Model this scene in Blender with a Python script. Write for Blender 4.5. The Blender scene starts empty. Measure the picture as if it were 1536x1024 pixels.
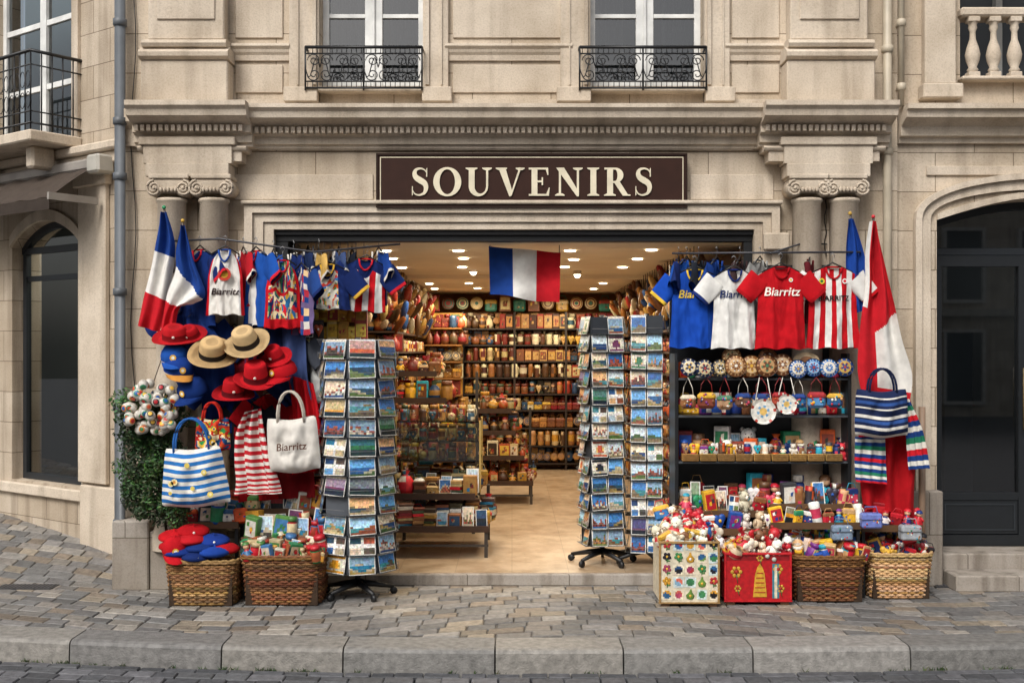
import bpy, math, random
from mathutils import Vector, Matrix, noise
R=random.Random(11)
F=1710.0; CD=9.0; EZ=1.84
def X(px,y=0.0): return (px-768)/F*(y+CD)
def Z(py,y=0.0): return EZ+(526-py)/F*(y+CD)
def P(px,py,y=0.0): return Vector((X(px,y),y,Z(py,y)))
def T(x,y,z): return Matrix.Translation((x,y,z))
def Rx(a): return Matrix.Rotation(math.radians(a),4,'X')
def Ry(a): return Matrix.Rotation(math.radians(a),4,'Y')
def Rz(a): return Matrix.Rotation(math.radians(a),4,'Z')
def Sc(x,y,z): return Matrix.Diagonal((x,y,z,1))
def hx(h):
    return tuple(int(h[i:i+2],16)/255 for i in (0,2,4))
def lin(c): return c/12.92 if c<=0.04045 else ((c+0.055)/1.055)**2.4
def pick(p):
    c=R.choice(p)
    return hx(c) if isinstance(c,str) else c
def vary(c,a=0.06):
    k=1+R.uniform(-a,a); return tuple(max(0,min(1,x*k+R.uniform(-a,a)*0.25)) for x in c)
def varg(c,a=0.06):
    k=1+R.uniform(-a,a); return tuple(max(0,min(1,x*k)) for x in c)
# ---------- builder
def _cb():
    cs=[(sx,sy,sz) for sx in(-1,1) for sy in(-1,1) for sz in(-1,1)]
    idx={c:i for i,c in enumerate(cs)}
    def vp(c,a,h=1,b=.1):
        return Vector([c[k]*(h if k==a else h-b) for k in range(3)])
    fs=[]
    for a in range(3):
        o=[k for k in range(3) if k!=a]
        for s in(-1,1):
            q=[]
            for (p,r) in((-1,-1),(1,-1),(1,1),(-1,1)):
                c=[0,0,0];c[a]=s;c[o[0]]=p;c[o[1]]=r;q.append((tuple(c),a))
            fs.append(q)
    for e in range(3):
        a,b=[k for k in range(3) if k!=e]
        for sa in(-1,1):
            for sb in(-1,1):
                c1=[0,0,0];c1[e]=-1;c1[a]=sa;c1[b]=sb;c2=list(c1);c2[e]=1
                c1=tuple(c1);c2=tuple(c2)
                fs.append([(c1,a),(c2,a),(c2,b),(c1,b)])
    for c in cs: fs.append([(c,0),(c,1),(c,2)])
    out=[]
    for q in fs:
        ps=[vp(c,a) for c,a in q]
        n=(ps[1]-ps[0]).cross(ps[2]-ps[0]); ce=sum(ps,Vector())/len(ps)
        if n.dot(ce)<0:q=q[::-1]
        out.append(tuple(idx[c]*3+a for c,a in q))
    return cs,out
CBC,CBF=_cb()
BF=[(0,1,3,2),(4,6,7,5),(0,4,5,1),(2,3,7,6),(0,2,6,4),(1,5,7,3)]
class B:
    def __init__(s): s.v=[];s.f=[];s.c=[];s.m=[];s.s=[]
    def add(s,vs,fs,col,mat=0,sm=False,M=None):
        o=len(s.v)
        if M is not None: vs=[M@Vector(v) for v in vs]
        s.v.extend([tuple(v) for v in vs])
        ml=isinstance(col,list)
        for i,f in enumerate(fs):
            s.f.append(tuple(k+o for k in f)); s.c.append(col[i] if ml else col); s.m.append(mat); s.s.append(sm)
    def box(s,c,d,col=(.5,.5,.5),M=None,mat=0,bev=0):
        hx_,hy,hz=d[0]/2,d[1]/2,d[2]/2
        if bev<=0:
            vs=[(c[0]+a*hx_,c[1]+b*hy,c[2]+e*hz) for a in(-1,1) for b in(-1,1) for e in(-1,1)]
            s.add(vs,BF,col,mat,False,M)
        else:
            b_=min(bev,hx_*.9,hy*.9,hz*.9); h=(hx_,hy,hz); vs=[]
            for q in CBC:
                for a in range(3):
                    vs.append(tuple(c[k]+q[k]*(h[k] if k==a else h[k]-b_) for k in range(3)))
            s.add(vs,CBF,col,mat,False,M)
    def b2(s,x0,x1,y0,y1,z0,z1,col=(.5,.5,.5),mat=0,bev=0,M=None):
        s.box(((x0+x1)/2,(y0+y1)/2,(z0+z1)/2),(abs(x1-x0),abs(y1-y0),abs(z1-z0)),col,M,mat,bev)
    def quad(s,a,b,c,d,col,mat=0,M=None): s.add([a,b,c,d],[(0,1,2,3)],col,mat,False,M)
    def lathe(s,pr,col,n=12,M=None,mat=0,sm=True):
        vs=[];fs=[];cl=[]
        for r,z in pr:
            for i in range(n):
                a=2*math.pi*i/n; vs.append((r*math.cos(a),r*math.sin(a),z))
        ml=isinstance(col,list); cb=callable(col)
        for j in range(len(pr)-1):
            for i in range(n):
                k=(i+1)%n
                fs.append((j*n+i,j*n+k,(j+1)*n+k,(j+1)*n+i)); cl.append(col(j,i) if cb else (col[j] if ml else col))
        s.add(vs,fs,cl,mat,sm,M)
    def sph(s,c,r,col,n=10,M=None,mat=0,sc=(1,1,1)):
        m=n//2+1
        pr=[(r*math.sin(math.pi*j/m),-r*math.cos(math.pi*j/m)) for j in range(m+1)]
        MM=T(*c)@Sc(*sc)
        if M is not None: MM=M@MM
        s.lathe(pr,col,n,MM,mat)
    def tube(s,path,r,col,n=6,closed=False,M=None,mat=0,sm=True):
        path=[Vector(p) for p in path]; L=len(path); vs=[];fs=[]
        up=Vector((0.013,0.02,1))
        rr=r if isinstance(r,list) else [r]*L
        for i,p in enumerate(path):
            if closed: t=path[(i+1)%L]-path[i-1]
            else: t=path[min(i+1,L-1)]-path[max(i-1,0)]
            if t.length<1e-9:t=Vector((0,0,1))
            t.normalize()
            u=up if abs(t.dot(up.normalized()))<.95 else Vector((1,0.01,0))
            a=t.cross(u).normalized(); b=t.cross(a)
            for k in range(n):
                an=2*math.pi*k/n; vs.append(p+a*(rr[i]*math.cos(an))+b*(rr[i]*math.sin(an)))
        for i in range(L if closed else L-1):
            j=(i+1)%L
            for k in range(n):
                l=(k+1)%n; fs.append((i*n+k,i*n+l,j*n+l,j*n+k))
        if not closed:
            fs.append(tuple(range(n))); fs.append(tuple((L-1)*n+k for k in range(n)))
        s.add(vs,fs,col,mat,sm,M)
    def grid(s,fn,nu,nv,cf,M=None,mat=0,sm=True):
        vs=[fn(i/nu,j/nv) for j in range(nv+1) for i in range(nu+1)]
        fs=[];cl=[]
        for j in range(nv):
            for i in range(nu):
                a=j*(nu+1)+i; fs.append((a,a+1,a+nu+2,a+nu+1))
                cl.append(cf((i+.5)/nu,(j+.5)/nv) if callable(cf) else cf)
        s.add(vs,fs,cl,mat,sm,M)
    def prism(s,poly,y0,y1,col=(.5,.5,.5),mat=0,M=None,sides=True):
        n=len(poly)
        vs=[(p[0],y0,p[1]) for p in poly]+[(p[0],y1,p[1]) for p in poly]
        fs=[tuple(range(n)),tuple(range(2*n-1,n-1,-1))]
        if sides: fs+=[(i,i+n,(i+1)%n+n,(i+1)%n) for i in range(n)]
        s.add(vs,fs,col,mat,False,M)
    def mould(s,x0,x1,yb,prof,col=(.5,.5,.5),mat=0,M=None):
        pts=[(0,prof[0][1])]+list(prof)+[(0,prof[-1][1])]
        n=len(pts)
        vs=[(x0,yb-o,z) for o,z in pts]+[(x1,yb-o,z) for o,z in pts]
        fs=[(i,i+1,i+1+n,i+n) for i in range(n-1)]+[tuple(range(n-1,-1,-1)),tuple(range(n,2*n))]
        s.add(vs,fs,col,mat,False,M)
    def obj(s,name,mats,parent=None,M=None,recalc=True):
        me=bpy.data.meshes.new(name); me.from_pydata(s.v,[],s.f)
        if not isinstance(mats,(list,tuple)): mats=[mats]
        for m in mats: me.materials.append(m)
        me.polygons.foreach_set('material_index',s.m); me.polygons.foreach_set('use_smooth',s.s)
        at=me.color_attributes.new('Col','FLOAT_COLOR','CORNER')
        buf=[]
        for f,c in zip(s.f,s.c):
            q=(lin(c[0]),lin(c[1]),lin(c[2]),1.0); buf.extend(q*len(f))
        at.data.foreach_set('color',buf)
        if recalc:
            import bmesh
            bm=bmesh.new(); bm.from_mesh(me); bmesh.ops.recalc_face_normals(bm,faces=bm.faces); bm.to_mesh(me); bm.free()
        me.update()
        o=bpy.data.objects.new(name,me); bpy.context.collection.objects.link(o)
        if parent is not None:o.parent=parent
        if M is not None:o.matrix_world=M
        return o
def empty(name):
    e=bpy.data.objects.new(name,None); bpy.context.collection.objects.link(e); return e
# ---------- materials
def nmat(name):
    m=bpy.data.materials.new(name); m.use_nodes=True; nt=m.node_tree
    return m,nt,nt.nodes['Principled BSDF']
def N(nt,t,**k):
    n=nt.nodes.new(t)
    for a,b in k.items():
        if a in n.inputs: n.inputs[a].default_value=b
        else: setattr(n,a,b)
    return n
def colmat(name,rough=.6,amp=.25,scale=9,bump=.15,bscale=120,metal=0.0,spec=.5,coat=0):
    m,nt,p=nmat(name); L=nt.links.new
    at=N(nt,'ShaderNodeAttribute'); at.attribute_name='Col'
    tc=N(nt,'ShaderNodeTexCoord')
    no=N(nt,'ShaderNodeTexNoise'); no.inputs['Scale'].default_value=scale; no.inputs['Detail'].default_value=5
    L(tc.outputs['Object'],no.inputs['Vector'])
    mr=N(nt,'ShaderNodeMapRange'); mr.inputs[1].default_value=.3; mr.inputs[2].default_value=.7
    mr.inputs[3].default_value=1-amp; mr.inputs[4].default_value=1+amp*.6
    L(no.outputs['Fac'],mr.inputs[0])
    vm=N(nt,'ShaderNodeVectorMath',operation='SCALE'); L(at.outputs['Color'],vm.inputs[0]); L(mr.outputs[0],vm.inputs['Scale'])
    L(vm.outputs[0],p.inputs['Base Color'])
    p.inputs['Roughness'].default_value=rough; p.inputs['Metallic'].default_value=metal
    p.inputs['Specular IOR Level'].default_value=spec; p.inputs['Coat Weight'].default_value=coat
    if bump>0:
        n2=N(nt,'ShaderNodeTexNoise'); n2.inputs['Scale'].default_value=bscale; n2.inputs['Detail'].default_value=4
        L(tc.outputs['Object'],n2.inputs['Vector'])
        b=N(nt,'ShaderNodeBump'); b.inputs['Strength'].default_value=bump; b.inputs['Distance'].default_value=.01
        L(n2.outputs['Fac'],b.inputs['Height']); L(b.outputs[0],p.inputs['Normal'])
    return m
def stone(name,base,joints=True,bw=.62,rh=.31,stain=.22):
    m,nt,p=nmat(name); L=nt.links.new
    tc=N(nt,'ShaderNodeTexCoord'); sp=N(nt,'ShaderNodeSeparateXYZ'); L(tc.outputs['Object'],sp.inputs[0])
    ad=N(nt,'ShaderNodeMath',operation='ADD'); L(sp.outputs[0],ad.inputs[0]); L(sp.outputs[1],ad.inputs[1])
    cb=N(nt,'ShaderNodeCombineXYZ'); L(ad.outputs[0],cb.inputs[0]); L(sp.outputs[2],cb.inputs[1])
    n1=N(nt,'ShaderNodeTexNoise'); n1.inputs['Scale'].default_value=1.7; n1.inputs['Detail'].default_value=8; n1.inputs['Roughness'].default_value=.6
    n2=N(nt,'ShaderNodeTexNoise'); n2.inputs['Scale'].default_value=70; n2.inputs['Detail'].default_value=6; n2.inputs['Roughness'].default_value=.75
    n3=N(nt,'ShaderNodeTexNoise'); n3.inputs['Scale'].default_value=1; n3.inputs['Detail'].default_value=6
    mp=N(nt,'ShaderNodeMapping'); mp.inputs['Scale'].default_value=(8,8,.6); L(tc.outputs['Object'],mp.inputs[0]); L(mp.outputs[0],n3.inputs['Vector'])
    L(tc.outputs['Object'],n1.inputs['Vector']); L(tc.outputs['Object'],n2.inputs['Vector'])
    cr=N(nt,'ShaderNodeValToRGB'); e=cr.color_ramp.elements
    e[0].position=.32; e[0].color=(base[0]*.78,base[1]*.75,base[2]*.71,1); e[1].position=.62; e[1].color=tuple(min(1,x*1.06) for x in base)+(1,)
    L(n1.outputs['Fac'],cr.inputs[0])
    def mul(a,b,f=1.0):
        mx=N(nt,'ShaderNodeMix',data_type='RGBA',blend_type='MULTIPLY'); mx.inputs[0].default_value=f
        L(a,mx.inputs[6]); L(b,mx.inputs[7]); return mx.outputs[2]
    r2=N(nt,'ShaderNodeValToRGB'); e=r2.color_ramp.elements; e[0].position=.38;e[0].color=(.62,.59,.56,1);e[1].position=.52;e[1].color=(1,1,1,1)
    L(n2.outputs['Fac'],r2.inputs[0])
    r3=N(nt,'ShaderNodeValToRGB'); e=r3.color_ramp.elements; e[0].position=.34;e[0].color=(.50,.47,.44,1);e[1].position=.52;e[1].color=(1,1,1,1)
    L(n3.outputs['Fac'],r3.inputs[0])
    c=mul(cr.outputs[0],r2.outputs[0],.42); c=mul(c,r3.outputs[0],stain*1.9)
    bmp=N(nt,'ShaderNodeBump'); bmp.inputs['Strength'].default_value=.4; bmp.inputs['Distance'].default_value=.012
    h=n2.outputs['Fac']
    if joints:
        br=N(nt,'ShaderNodeTexBrick'); br.inputs['Scale'].default_value=1; br.inputs['Brick Width'].default_value=bw; br.inputs['Row Height'].default_value=rh
        br.inputs['Mortar Size'].default_value=.004; br.inputs['Mortar Smooth'].default_value=.2; br.inputs['Bias'].default_value=-.2
        br.inputs['Color1'].default_value=(1,1,1,1); br.inputs['Color2'].default_value=(.80,.77,.72,1); br.inputs['Mortar'].default_value=(.33,.30,.26,1)
        L(cb.outputs[0],br.inputs['Vector']); c=mul(c,br.outputs['Color'],.9)
        sb=N(nt,'ShaderNodeMath',operation='SUBTRACT'); L(h,sb.inputs[0]); L(br.outputs['Fac'],sb.inputs[1]); h=sb.outputs[0]
    L(c,p.inputs['Base Color']); L(h,bmp.inputs['Height']); L(bmp.outputs[0],p.inputs['Normal'])
    p.inputs['Roughness'].default_value=.9; p.inputs['Specular IOR Level'].default_value=.2
    return m
m_wall=stone('limestone_blocks',(.62,.53,.42))
m_trim=stone('limestone_trim',(.615,.53,.425),joints=False)
m_wall2=stone('limestone_old',(.52,.44,.345),bw=.5,rh=.29,stain=.34)
m_plinth=stone('granite_plinth',(.37,.335,.295),bw=.8,rh=.4,stain=.4)
m_paint=colmat('painted_goods',.45,.28,38,.12,90)
m_cloth=colmat('cloth',.9,.16,14,.35,420,spec=.15)
m_card=colmat('printed_card',.35,.40,75,0,spec=.5)
m_dark=colmat('dark_metal',.4,.1,20,.05,200,spec=.5)
m_sett=colmat('stone_setts',.62,.34,22,.55,80,spec=.4)
m_wick=colmat('wicker',.7,.35,40,.3,200,spec=.3)
m_leaf=colmat('leaves',.6,.3,12,0)
m_ivory=colmat('painted_metal',.5,.25,5,.05,60)
m_wood=colmat('dark_wood',.5,.3,8,.1,60)
m_inwall=colmat('interior_plaster',.8,.08,2,.02,60)
def glassm(name,tint,gl=.9):
    m,nt,p=nmat(name); L=nt.links.new; nt.nodes.remove(p)
    tr=N(nt,'ShaderNodeBsdfTransparent'); tr.inputs[0].default_value=tint+(1,)
    g=N(nt,'ShaderNodeBsdfGlossy'); g.inputs['Roughness'].default_value=.02; g.inputs[0].default_value=(gl,gl,gl,1)
    fr=N(nt,'ShaderNodeFresnel'); fr.inputs[0].default_value=2.1
    mx=N(nt,'ShaderNodeMixShader'); L(fr.outputs[0],mx.inputs[0]); L(tr.outputs[0],mx.inputs[1]); L(g.outputs[0],mx.inputs[2])
    L(mx.outputs[0],nt.nodes['Material Output'].inputs[0]); return m
m_glass=glassm('window_glass',(.62,.67,.68)); m_clear=glassm('clear_glass',(.9,.95,.93),.6)
def emis(name,c,s):
    m,nt,p=nmat(name); p.inputs['Emission Color'].default_value=c+(1,); p.inputs['Emission Strength'].default_value=s; return m
m_lamp=emis('lit_lamp',(1,.88,.68),10)
m_glow=emis('lit_shade',(1,.45,.12),2.5)
m_floor,nt,p=nmat('beige_floor_tiles'); L=nt.links.new
tc=N(nt,'ShaderNodeTexCoord'); br=N(nt,'ShaderNodeTexBrick'); br.offset=0; br.inputs['Scale'].default_value=1;br.inputs['Brick Width'].default_value=.45;br.inputs['Row Height'].default_value=.45
br.inputs['Mortar Size'].default_value=.003;br.inputs['Color1'].default_value=(.46,.35,.235,1);br.inputs['Color2'].default_value=(.42,.31,.205,1);br.inputs['Mortar'].default_value=(.30,.22,.14,1)
no=N(nt,'ShaderNodeTexNoise');no.inputs['Scale'].default_value=4;no.inputs['Detail'].default_value=10;no.inputs['Roughness'].default_value=.72
rr=N(nt,'ShaderNodeValToRGB');rr.color_ramp.elements[0].position=.36;rr.color_ramp.elements[0].color=(.55,.48,.40,1);rr.color_ramp.elements[1].position=.6
mx=N(nt,'ShaderNodeMix',data_type='RGBA',blend_type='MULTIPLY');mx.inputs[0].default_value=.9
L(tc.outputs['Object'],br.inputs['Vector']);L(tc.outputs['Object'],no.inputs['Vector']);L(no.outputs['Fac'],rr.inputs[0]);L(br.outputs['Color'],mx.inputs[6]);L(rr.outputs[0],mx.inputs[7]);L(mx.outputs[2],p.inputs['Base Color']);p.inputs['Roughness'].default_value=.3
W0=(.5,.5,.5)
BLK=hx('17181a')
PI=math.pi
# ================= GROUND
def yk(x): return -1.99+(0.028 if x<0 else .011)*min(abs(x),4.5)**2
def slope(x,y):
    s=max(0,min(1,(-3.0-x)/.4)); return s*.14*max(0,y)
b=B(); b.quad((-80,-80,-.17),(80,-80,-.17),(80,80,-.17),(-80,80,-.17),hx('59585a')); b.obj('ground',m_sett,recalc=False)
GR=['787572','6e6c6a','84807a','656462','8a847b','74716d','7d7770','6a6967','857b6c','7a6f62']
def setts(b,x0,x1,y0,y1,sx,sy,zt,warp,clip,pal,drop=None):
    ny=int((y1-y0)/sy); nx=int((x1-x0)/sx)
    for j in range(-4,ny+4):
        off=(j%2)*.5+R.uniform(-.1,.1); xx=x0+off*sx-sx
        while xx<x1:
            w=sx*R.uniform(.75,1.25); a=xx+.004; c=xx+w-.004; xx+=w
            q=[(a,y0+j*sy+.004),(c,y0+j*sy+.004),(c,y0+(j+1)*sy-.004),(a,y0+(j+1)*sy-.004)]
            q=[(px+R.uniform(-.004,.004),py+warp(px)+R.uniform(-.004,.004)) for px,py in q]
            q=[clip(px,py) for px,py in q]
            if abs(q[3][1]-q[0][1])<.03 or abs(q[1][0]-q[0][0])<.02: continue
            cx=sum(p[0] for p in q)/4; cy=sum(p[1] for p in q)/4
            if drop and drop(cx,cy): continue
            dz=R.uniform(-.003,.003); tx=R.uniform(-.015,.015); ty=R.uniform(-.02,.02)
            vs=[(px,py,zt-.03+slope(px,py)) for px,py in q]
            vs+=[(px,py,zt-.006+dz+slope(px,py)) for px,py in q]
            vs+=[(px+(cx-px)*.06,py+(cy-py)*.09,zt+dz+tx*(px-cx)+ty*(py-cy)+slope(px,py)) for px,py in q]
            fs=[(8,9,10,11)]
            for k in range(4):
                l=(k+1)%4; fs+=[(k,l,4+l,4+k),(4+k,4+l,8+l,8+k)]
            b.add(vs,fs,varg(pick(pal),.12))
b=B()
def warp(x): return .30*math.cos((x-.6)*1.25) if x>-2.2 else .30*math.cos((-2.8)*1.25)+(x+2.2)*-.35
def clipk(x,y): return (x,min(max(y,yk(x)+.315),5.5 if x<-3.0 else 1.2))
setts(b,-8,8,-2.6,6.2,.205,.14,0,warp,clipk,GR,drop=lambda x,y:(y>.3 and x>-2.95))
def bed(u,v):
    x=-9+18*u; a=yk(x)+.1; y=a+(7-a)*v; return (x,y,-.012+slope(x,y))
b.grid(bed,60,30,hx('45423e'),sm=False)
b.obj('pavement',m_sett)
b=B(); x=-8.0
while x<8:
    w=R.uniform(.72,1.0); a=x+.005;c=x+w-.005; x+=w
    col=varg(pick(['7c7a76','84817c','757370','8a867f']),.08)
    def ring(xx,e=0):
        y=yk(xx)+.004*noise.noise((xx*6,0,0)); return [(xx,y+.31,-.2),(xx,y+.31,-.004),(xx,y+.30,.004),(xx,y+.045,.004),(xx,y+.018,-.004),(xx,y+.004,-.022),(xx,y-.01,-.2)]
    vs=[];n=8;K=7
    for i in range(n+1): vs+=ring(a+(c-a)*i/n)
    fs=[(i*K+k,i*K+k+1,(i+1)*K+k+1,(i+1)*K+k) for i in range(n) for k in range(K-1)]+[tuple(range(K)),tuple(n*K+k for k in range(K))]
    b.add(vs,fs,col)
b.obj('kerb',m_sett)
b=B()
setts(b,-8,8,-3.6,-1.4,.19,.12,-.135,lambda x:yk(x)+1.93,lambda x,y:(x,min(y,yk(x)-.03)),['5a5a5d','505154','636366','565759','4a4b4e'])
b.obj('road',m_sett)
# weeds in the gutter joint
b=B()
for k in range(46):
    x=R.uniform(-3.4,3.4); y=yk(x)-.022
    for t in range(R.randint(4,9)):
        a=Vector((R.uniform(-.03,.03),R.uniform(-.02,.0),R.uniform(.01,.035))); p=Vector((x+R.uniform(-.03,.03),y,-.138)); b.add([p-Vector((.004,0,0)),p+Vector((.004,0,0)),p+a],[(0,1,2)],vary(hx('4a5a34'),.2))
b.obj('weeds',m_leaf,recalc=False)
# ================= MAIN BUILDING
bld=empty('limestone_building')
ZT=6.6
b=B()
xl=X(188);xr=X(1346); o0,o1=X(412),X(1130); oz=Z(345); zc=Z(155)
b.b2(xl,o0,0,.35,-.2,zc,W0); b.b2(o1,xr,0,.35,-.2,zc,W0); b.b2(o0,o1,0,.35,oz,zc,W0)
w=[(X(480),X(635)),(X(885),X(1055))]; wb=Z(136)
b.b2(xl,w[0][0],.002,.35,zc,ZT,W0);b.b2(w[0][1],w[1][0],.002,.35,zc,ZT,W0);b.b2(w[1][1],xr,.002,.35,zc,ZT,W0)
for a,c in w: b.b2(a,c,.002,.35,zc,wb,W0); b.b2(a,c,.002,.35,5.55,ZT,W0)
b.b2(xl-.01,xl+.3,.352,8.6,-.2,ZT,W0); b.b2(xr-.3,xr,.352,8.6,-.2,ZT,W0)
b.obj('wall',m_wall,bld)
b=B()
b.b2(xl-.03,X(236),-.22,-.002,-.05,Z(775),W0,bev=.01)
b.b2(X(236)+.002,X(400),-.20,-.002,-.05,Z(790),W0,bev=.01)
b.b2(X(1150),X(1345),-.20,-.002,-.05,Z(780),W0,bev=.01)
b.b2(X(395),X(412),-.06,-.002,-.05,Z(800),W0)
b.obj('plinth',m_plinth,bld)
b=B()
zt=Z(155,-.3)
PR=[(.30,zt),(.30,zt-.03),(.275,zt-.05),(.27,zt-.055),(.26,zt-.10),(.22,zt-.115),(.17,zt-.13),(.12,zt-.145),(.115,zt-.15),(.115,zt-.20),(.09,zt-.205),(.07,zt-.215),(.07,zt-.27),(.045,zt-.28),(.04,zt-.30)]
xa,xb=X(372,-.3),X(1145,-.3)
xLp,xRp=X(186,-.4),X(1350,-.4)
b.mould(xa,xb,0,PR)
PR2=[(o+.10,z-.003 if i else z+.004) for i,(o,z) in enumerate(PR)]
for (a,c) in((xLp,xa),(xb,xRp)):
    b.mould(a,c,0,PR2)
    b.b2(a+.07,c-.08,-.17,-.004,zt-.42,zt-.304,W0)
    b.mould(a+.03,c-.04,0,[(.185,zt-.304),(.20,zt-.32),(.19,zt-.335),(.172,zt-.345)])
b.mould(xl-.02,xLp-.002,0,[(.12,zt),(.12,zt-.1),(.06,zt-.15),(.05,zt-.28)])
pl=(X(222,-.15),X(346,-.15)); prr=(X(1178,-.15),X(1302,-.15))
for a,c in (pl,prr):
    b.b2(a-.05,c+.05,-.225,-.003,Z(218,-.2),Z(206,-.2),W0,bev=.006)
    b.b2(a-.02,c+.02,-.205,-.003,Z(245,-.2),Z(218,-.2)-.002,W0)
    b.b2(a,c,-.215,-.003,Z(265,-.2),Z(245,-.2)-.002,W0,bev=.004)
b.b2(xa+.02,xb-.02,-.03,-.001,Z(226),Z(214),W0)
b.obj('cornice',m_trim,bld)
b=B()
x=xa+.02
while x<xb-.03:
    b.b2(x,x+.028,-.16,-.1155,zt-.198,zt-.152,W0); x+=.047
for a,c in((xLp,xa),(xb,xRp)):
    x=a+.03
    while x<c-.04: b.b2(x,x+.028,-.26,-.2155,zt-.20,zt-.155,W0); x+=.047
b.obj('dentils',m_trim,bld)
b=B()
for px in (258,321,1210,1266):
    y=-.125; cx=X(px,y); M=T(cx,y,0); zc_=Z(297,y-.1)
    b.lathe([(.15,.3),(.15,.42),(.135,.46),(.122,.5),(.12,1.6),(.108,zc_-.03),(.12,zc_-.02),(.12,zc_),(.11,zc_+.005)],W0,24,M)
    b.b2(cx-.155,cx+.155,y-.1,y+.12,zc_+.15,zc_+.185,W0,bev=.006)
    b.b2(cx-.13,cx+.13,y-.09,y+.12,zc_+.04,zc_+.148,W0,bev=.02)
    b.b2(cx-.155,cx+.155,y-.088,y+.1,zc_+.105,zc_+.147,W0,bev=.01)
    for k in range(5): b.sph((cx-.056+.028*k,y-.1,zc_+.065),.014,W0,8,sc=(1,1,1.5))
    for s in(-1,1):
        sx=cx+s*.112; sz=zc_+.078
        b.lathe([(.0,-.088),(.060,-.086),(.064,-.08),(.064,.08),(0,.08)],W0,18,T(sx,y,sz)@Rx(-90))
        pts=[]
        for k in range(30):
            a=k/29*math.pi*4.2; r=.062*(1-k/34); pts.append((sx-s*r*math.cos(a+1.6),y-.092,sz+r*math.sin(a+1.6)))
        b.tube(pts,.0095,W0,6); b.sph((sx,y-.095,sz),.013,W0,8)
b.obj('columns',m_trim,bld)
b=B()
fx0,fx1=X(370),X(1166); ft=Z(309)
for (a,c,y,t0,t1) in ((fx0,X(382),-.09,0,ft),(X(382)+.001,X(397),-.06,0,Z(322)),(X(397)+.001,o0+.0,-.04,0,Z(335))):
    b.b2(a,c,y,-.001,-.05,t1,W0)
for (a,c,y,t1) in ((X(1154),fx1,-.09,ft),(X(1142),X(1154)-.001,-.06,Z(322)),(o1,X(1142)-.001,-.04,Z(335))):
    b.b2(a,c,y,-.001,-.05,t1,W0)
b.b2(X(382),X(1154),-.0905,-.001,Z(321),ft-.001,W0); b.b2(X(397),X(1142),-.0605,-.001,Z(334),Z(322),W0); b.b2(o0,o1,-.0405,-.001,oz+.001,Z(335),W0)
b.b2(fx0-.02,fx1+.02,-.12,-.001,ft+.001,Z(303),W0,bev=.008)
for a,c in((352,560),(1035,1160)): b.b2(X(a),X(c),-.012,-.0012,Z(300),Z(262),W0,bev=.004)
b.b2(X(1140),X(1178),-.16,-.095,Z(378),Z(352),W0,bev=.012)
for i,(a,c) in enumerate(w):
    for s,e in((a,-1),(c,1)):
        x0,x1=(s-.235,s) if e<0 else (s,s+.2)
        b.b2(x0,x1,-.05,0,zc,ZT,W0,bev=.004)
        b.b2(x0-.03 if e<0 else x0+.0,x1 if e<0 else x1+.03,-.13,0,Z(152,-.13),Z(130,-.13),W0,bev=.006)
        xx=s-.05 if e<0 else s+.02
        b.b2(xx,xx+.03,-.075,-.051,Z(130),ZT,W0)
        b.b2(xx-(.12 if e<0 else -.12),xx+.012-(.12 if e<0 else -.12),-.062,-.051,Z(130),ZT,W0)
    b.b2(a,c,-.11,.3,wb-.03,wb+.012,W0,bev=.006)
strm=lambda:[(.06,Z(68)),(.065,Z(72)),(.045,Z(76)),(.04,Z(80)),(.025,Z(84)),(.02,Z(92))]
for a,c in((342,436),(668,858),(1086,1180)):
    b.mould(X(a),X(c),.001,strm()); b.b2(X(a),X(c),-.03,.001,zc-.01,Z(150),W0)
    b.b2(X(a)+.06,X(c)-.06,-.014,.0012,Z(140),Z(98),W0,bev=.005); b.b2(X(a)+.06,X(c)-.06,-.014,.0012,Z(58),ZT,W0,bev=.005)
for a,c in((X(218,-.15),X(340,-.15)),(X(1182,-.15),X(1306,-.15))):
    b.b2(a-.02,c+.02,-.2,0,zc-.05,Z(93,-.15),W0,bev=.01)
    b.mould(a-.03,c+.03,0,[(.20,Z(92,-.15)),(.235,Z(88,-.15)),(.24,Z(82,-.15)),(.22,Z(78,-.15)),(.18,Z(75,-.15)),(.18,Z(73,-.15))][::-1])
    b.mould(a-.01,c+.01,0,[(.21,Z(73,-.15)),(.225,Z(68,-.15)),(.21,Z(63,-.15)),(.16,Z(60,-.15))][::-1])
    b.b2(a+.02,c-.02,-.15,0,Z(60,-.15),ZT,W0,bev=.01); b.b2(a+.09,c-.09,-.165,-.1502,Z(30,-.15),ZT,W0,bev=.006)
b.obj('stone_trim',m_trim,bld)
WH=hx('dcdcd8')
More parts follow.
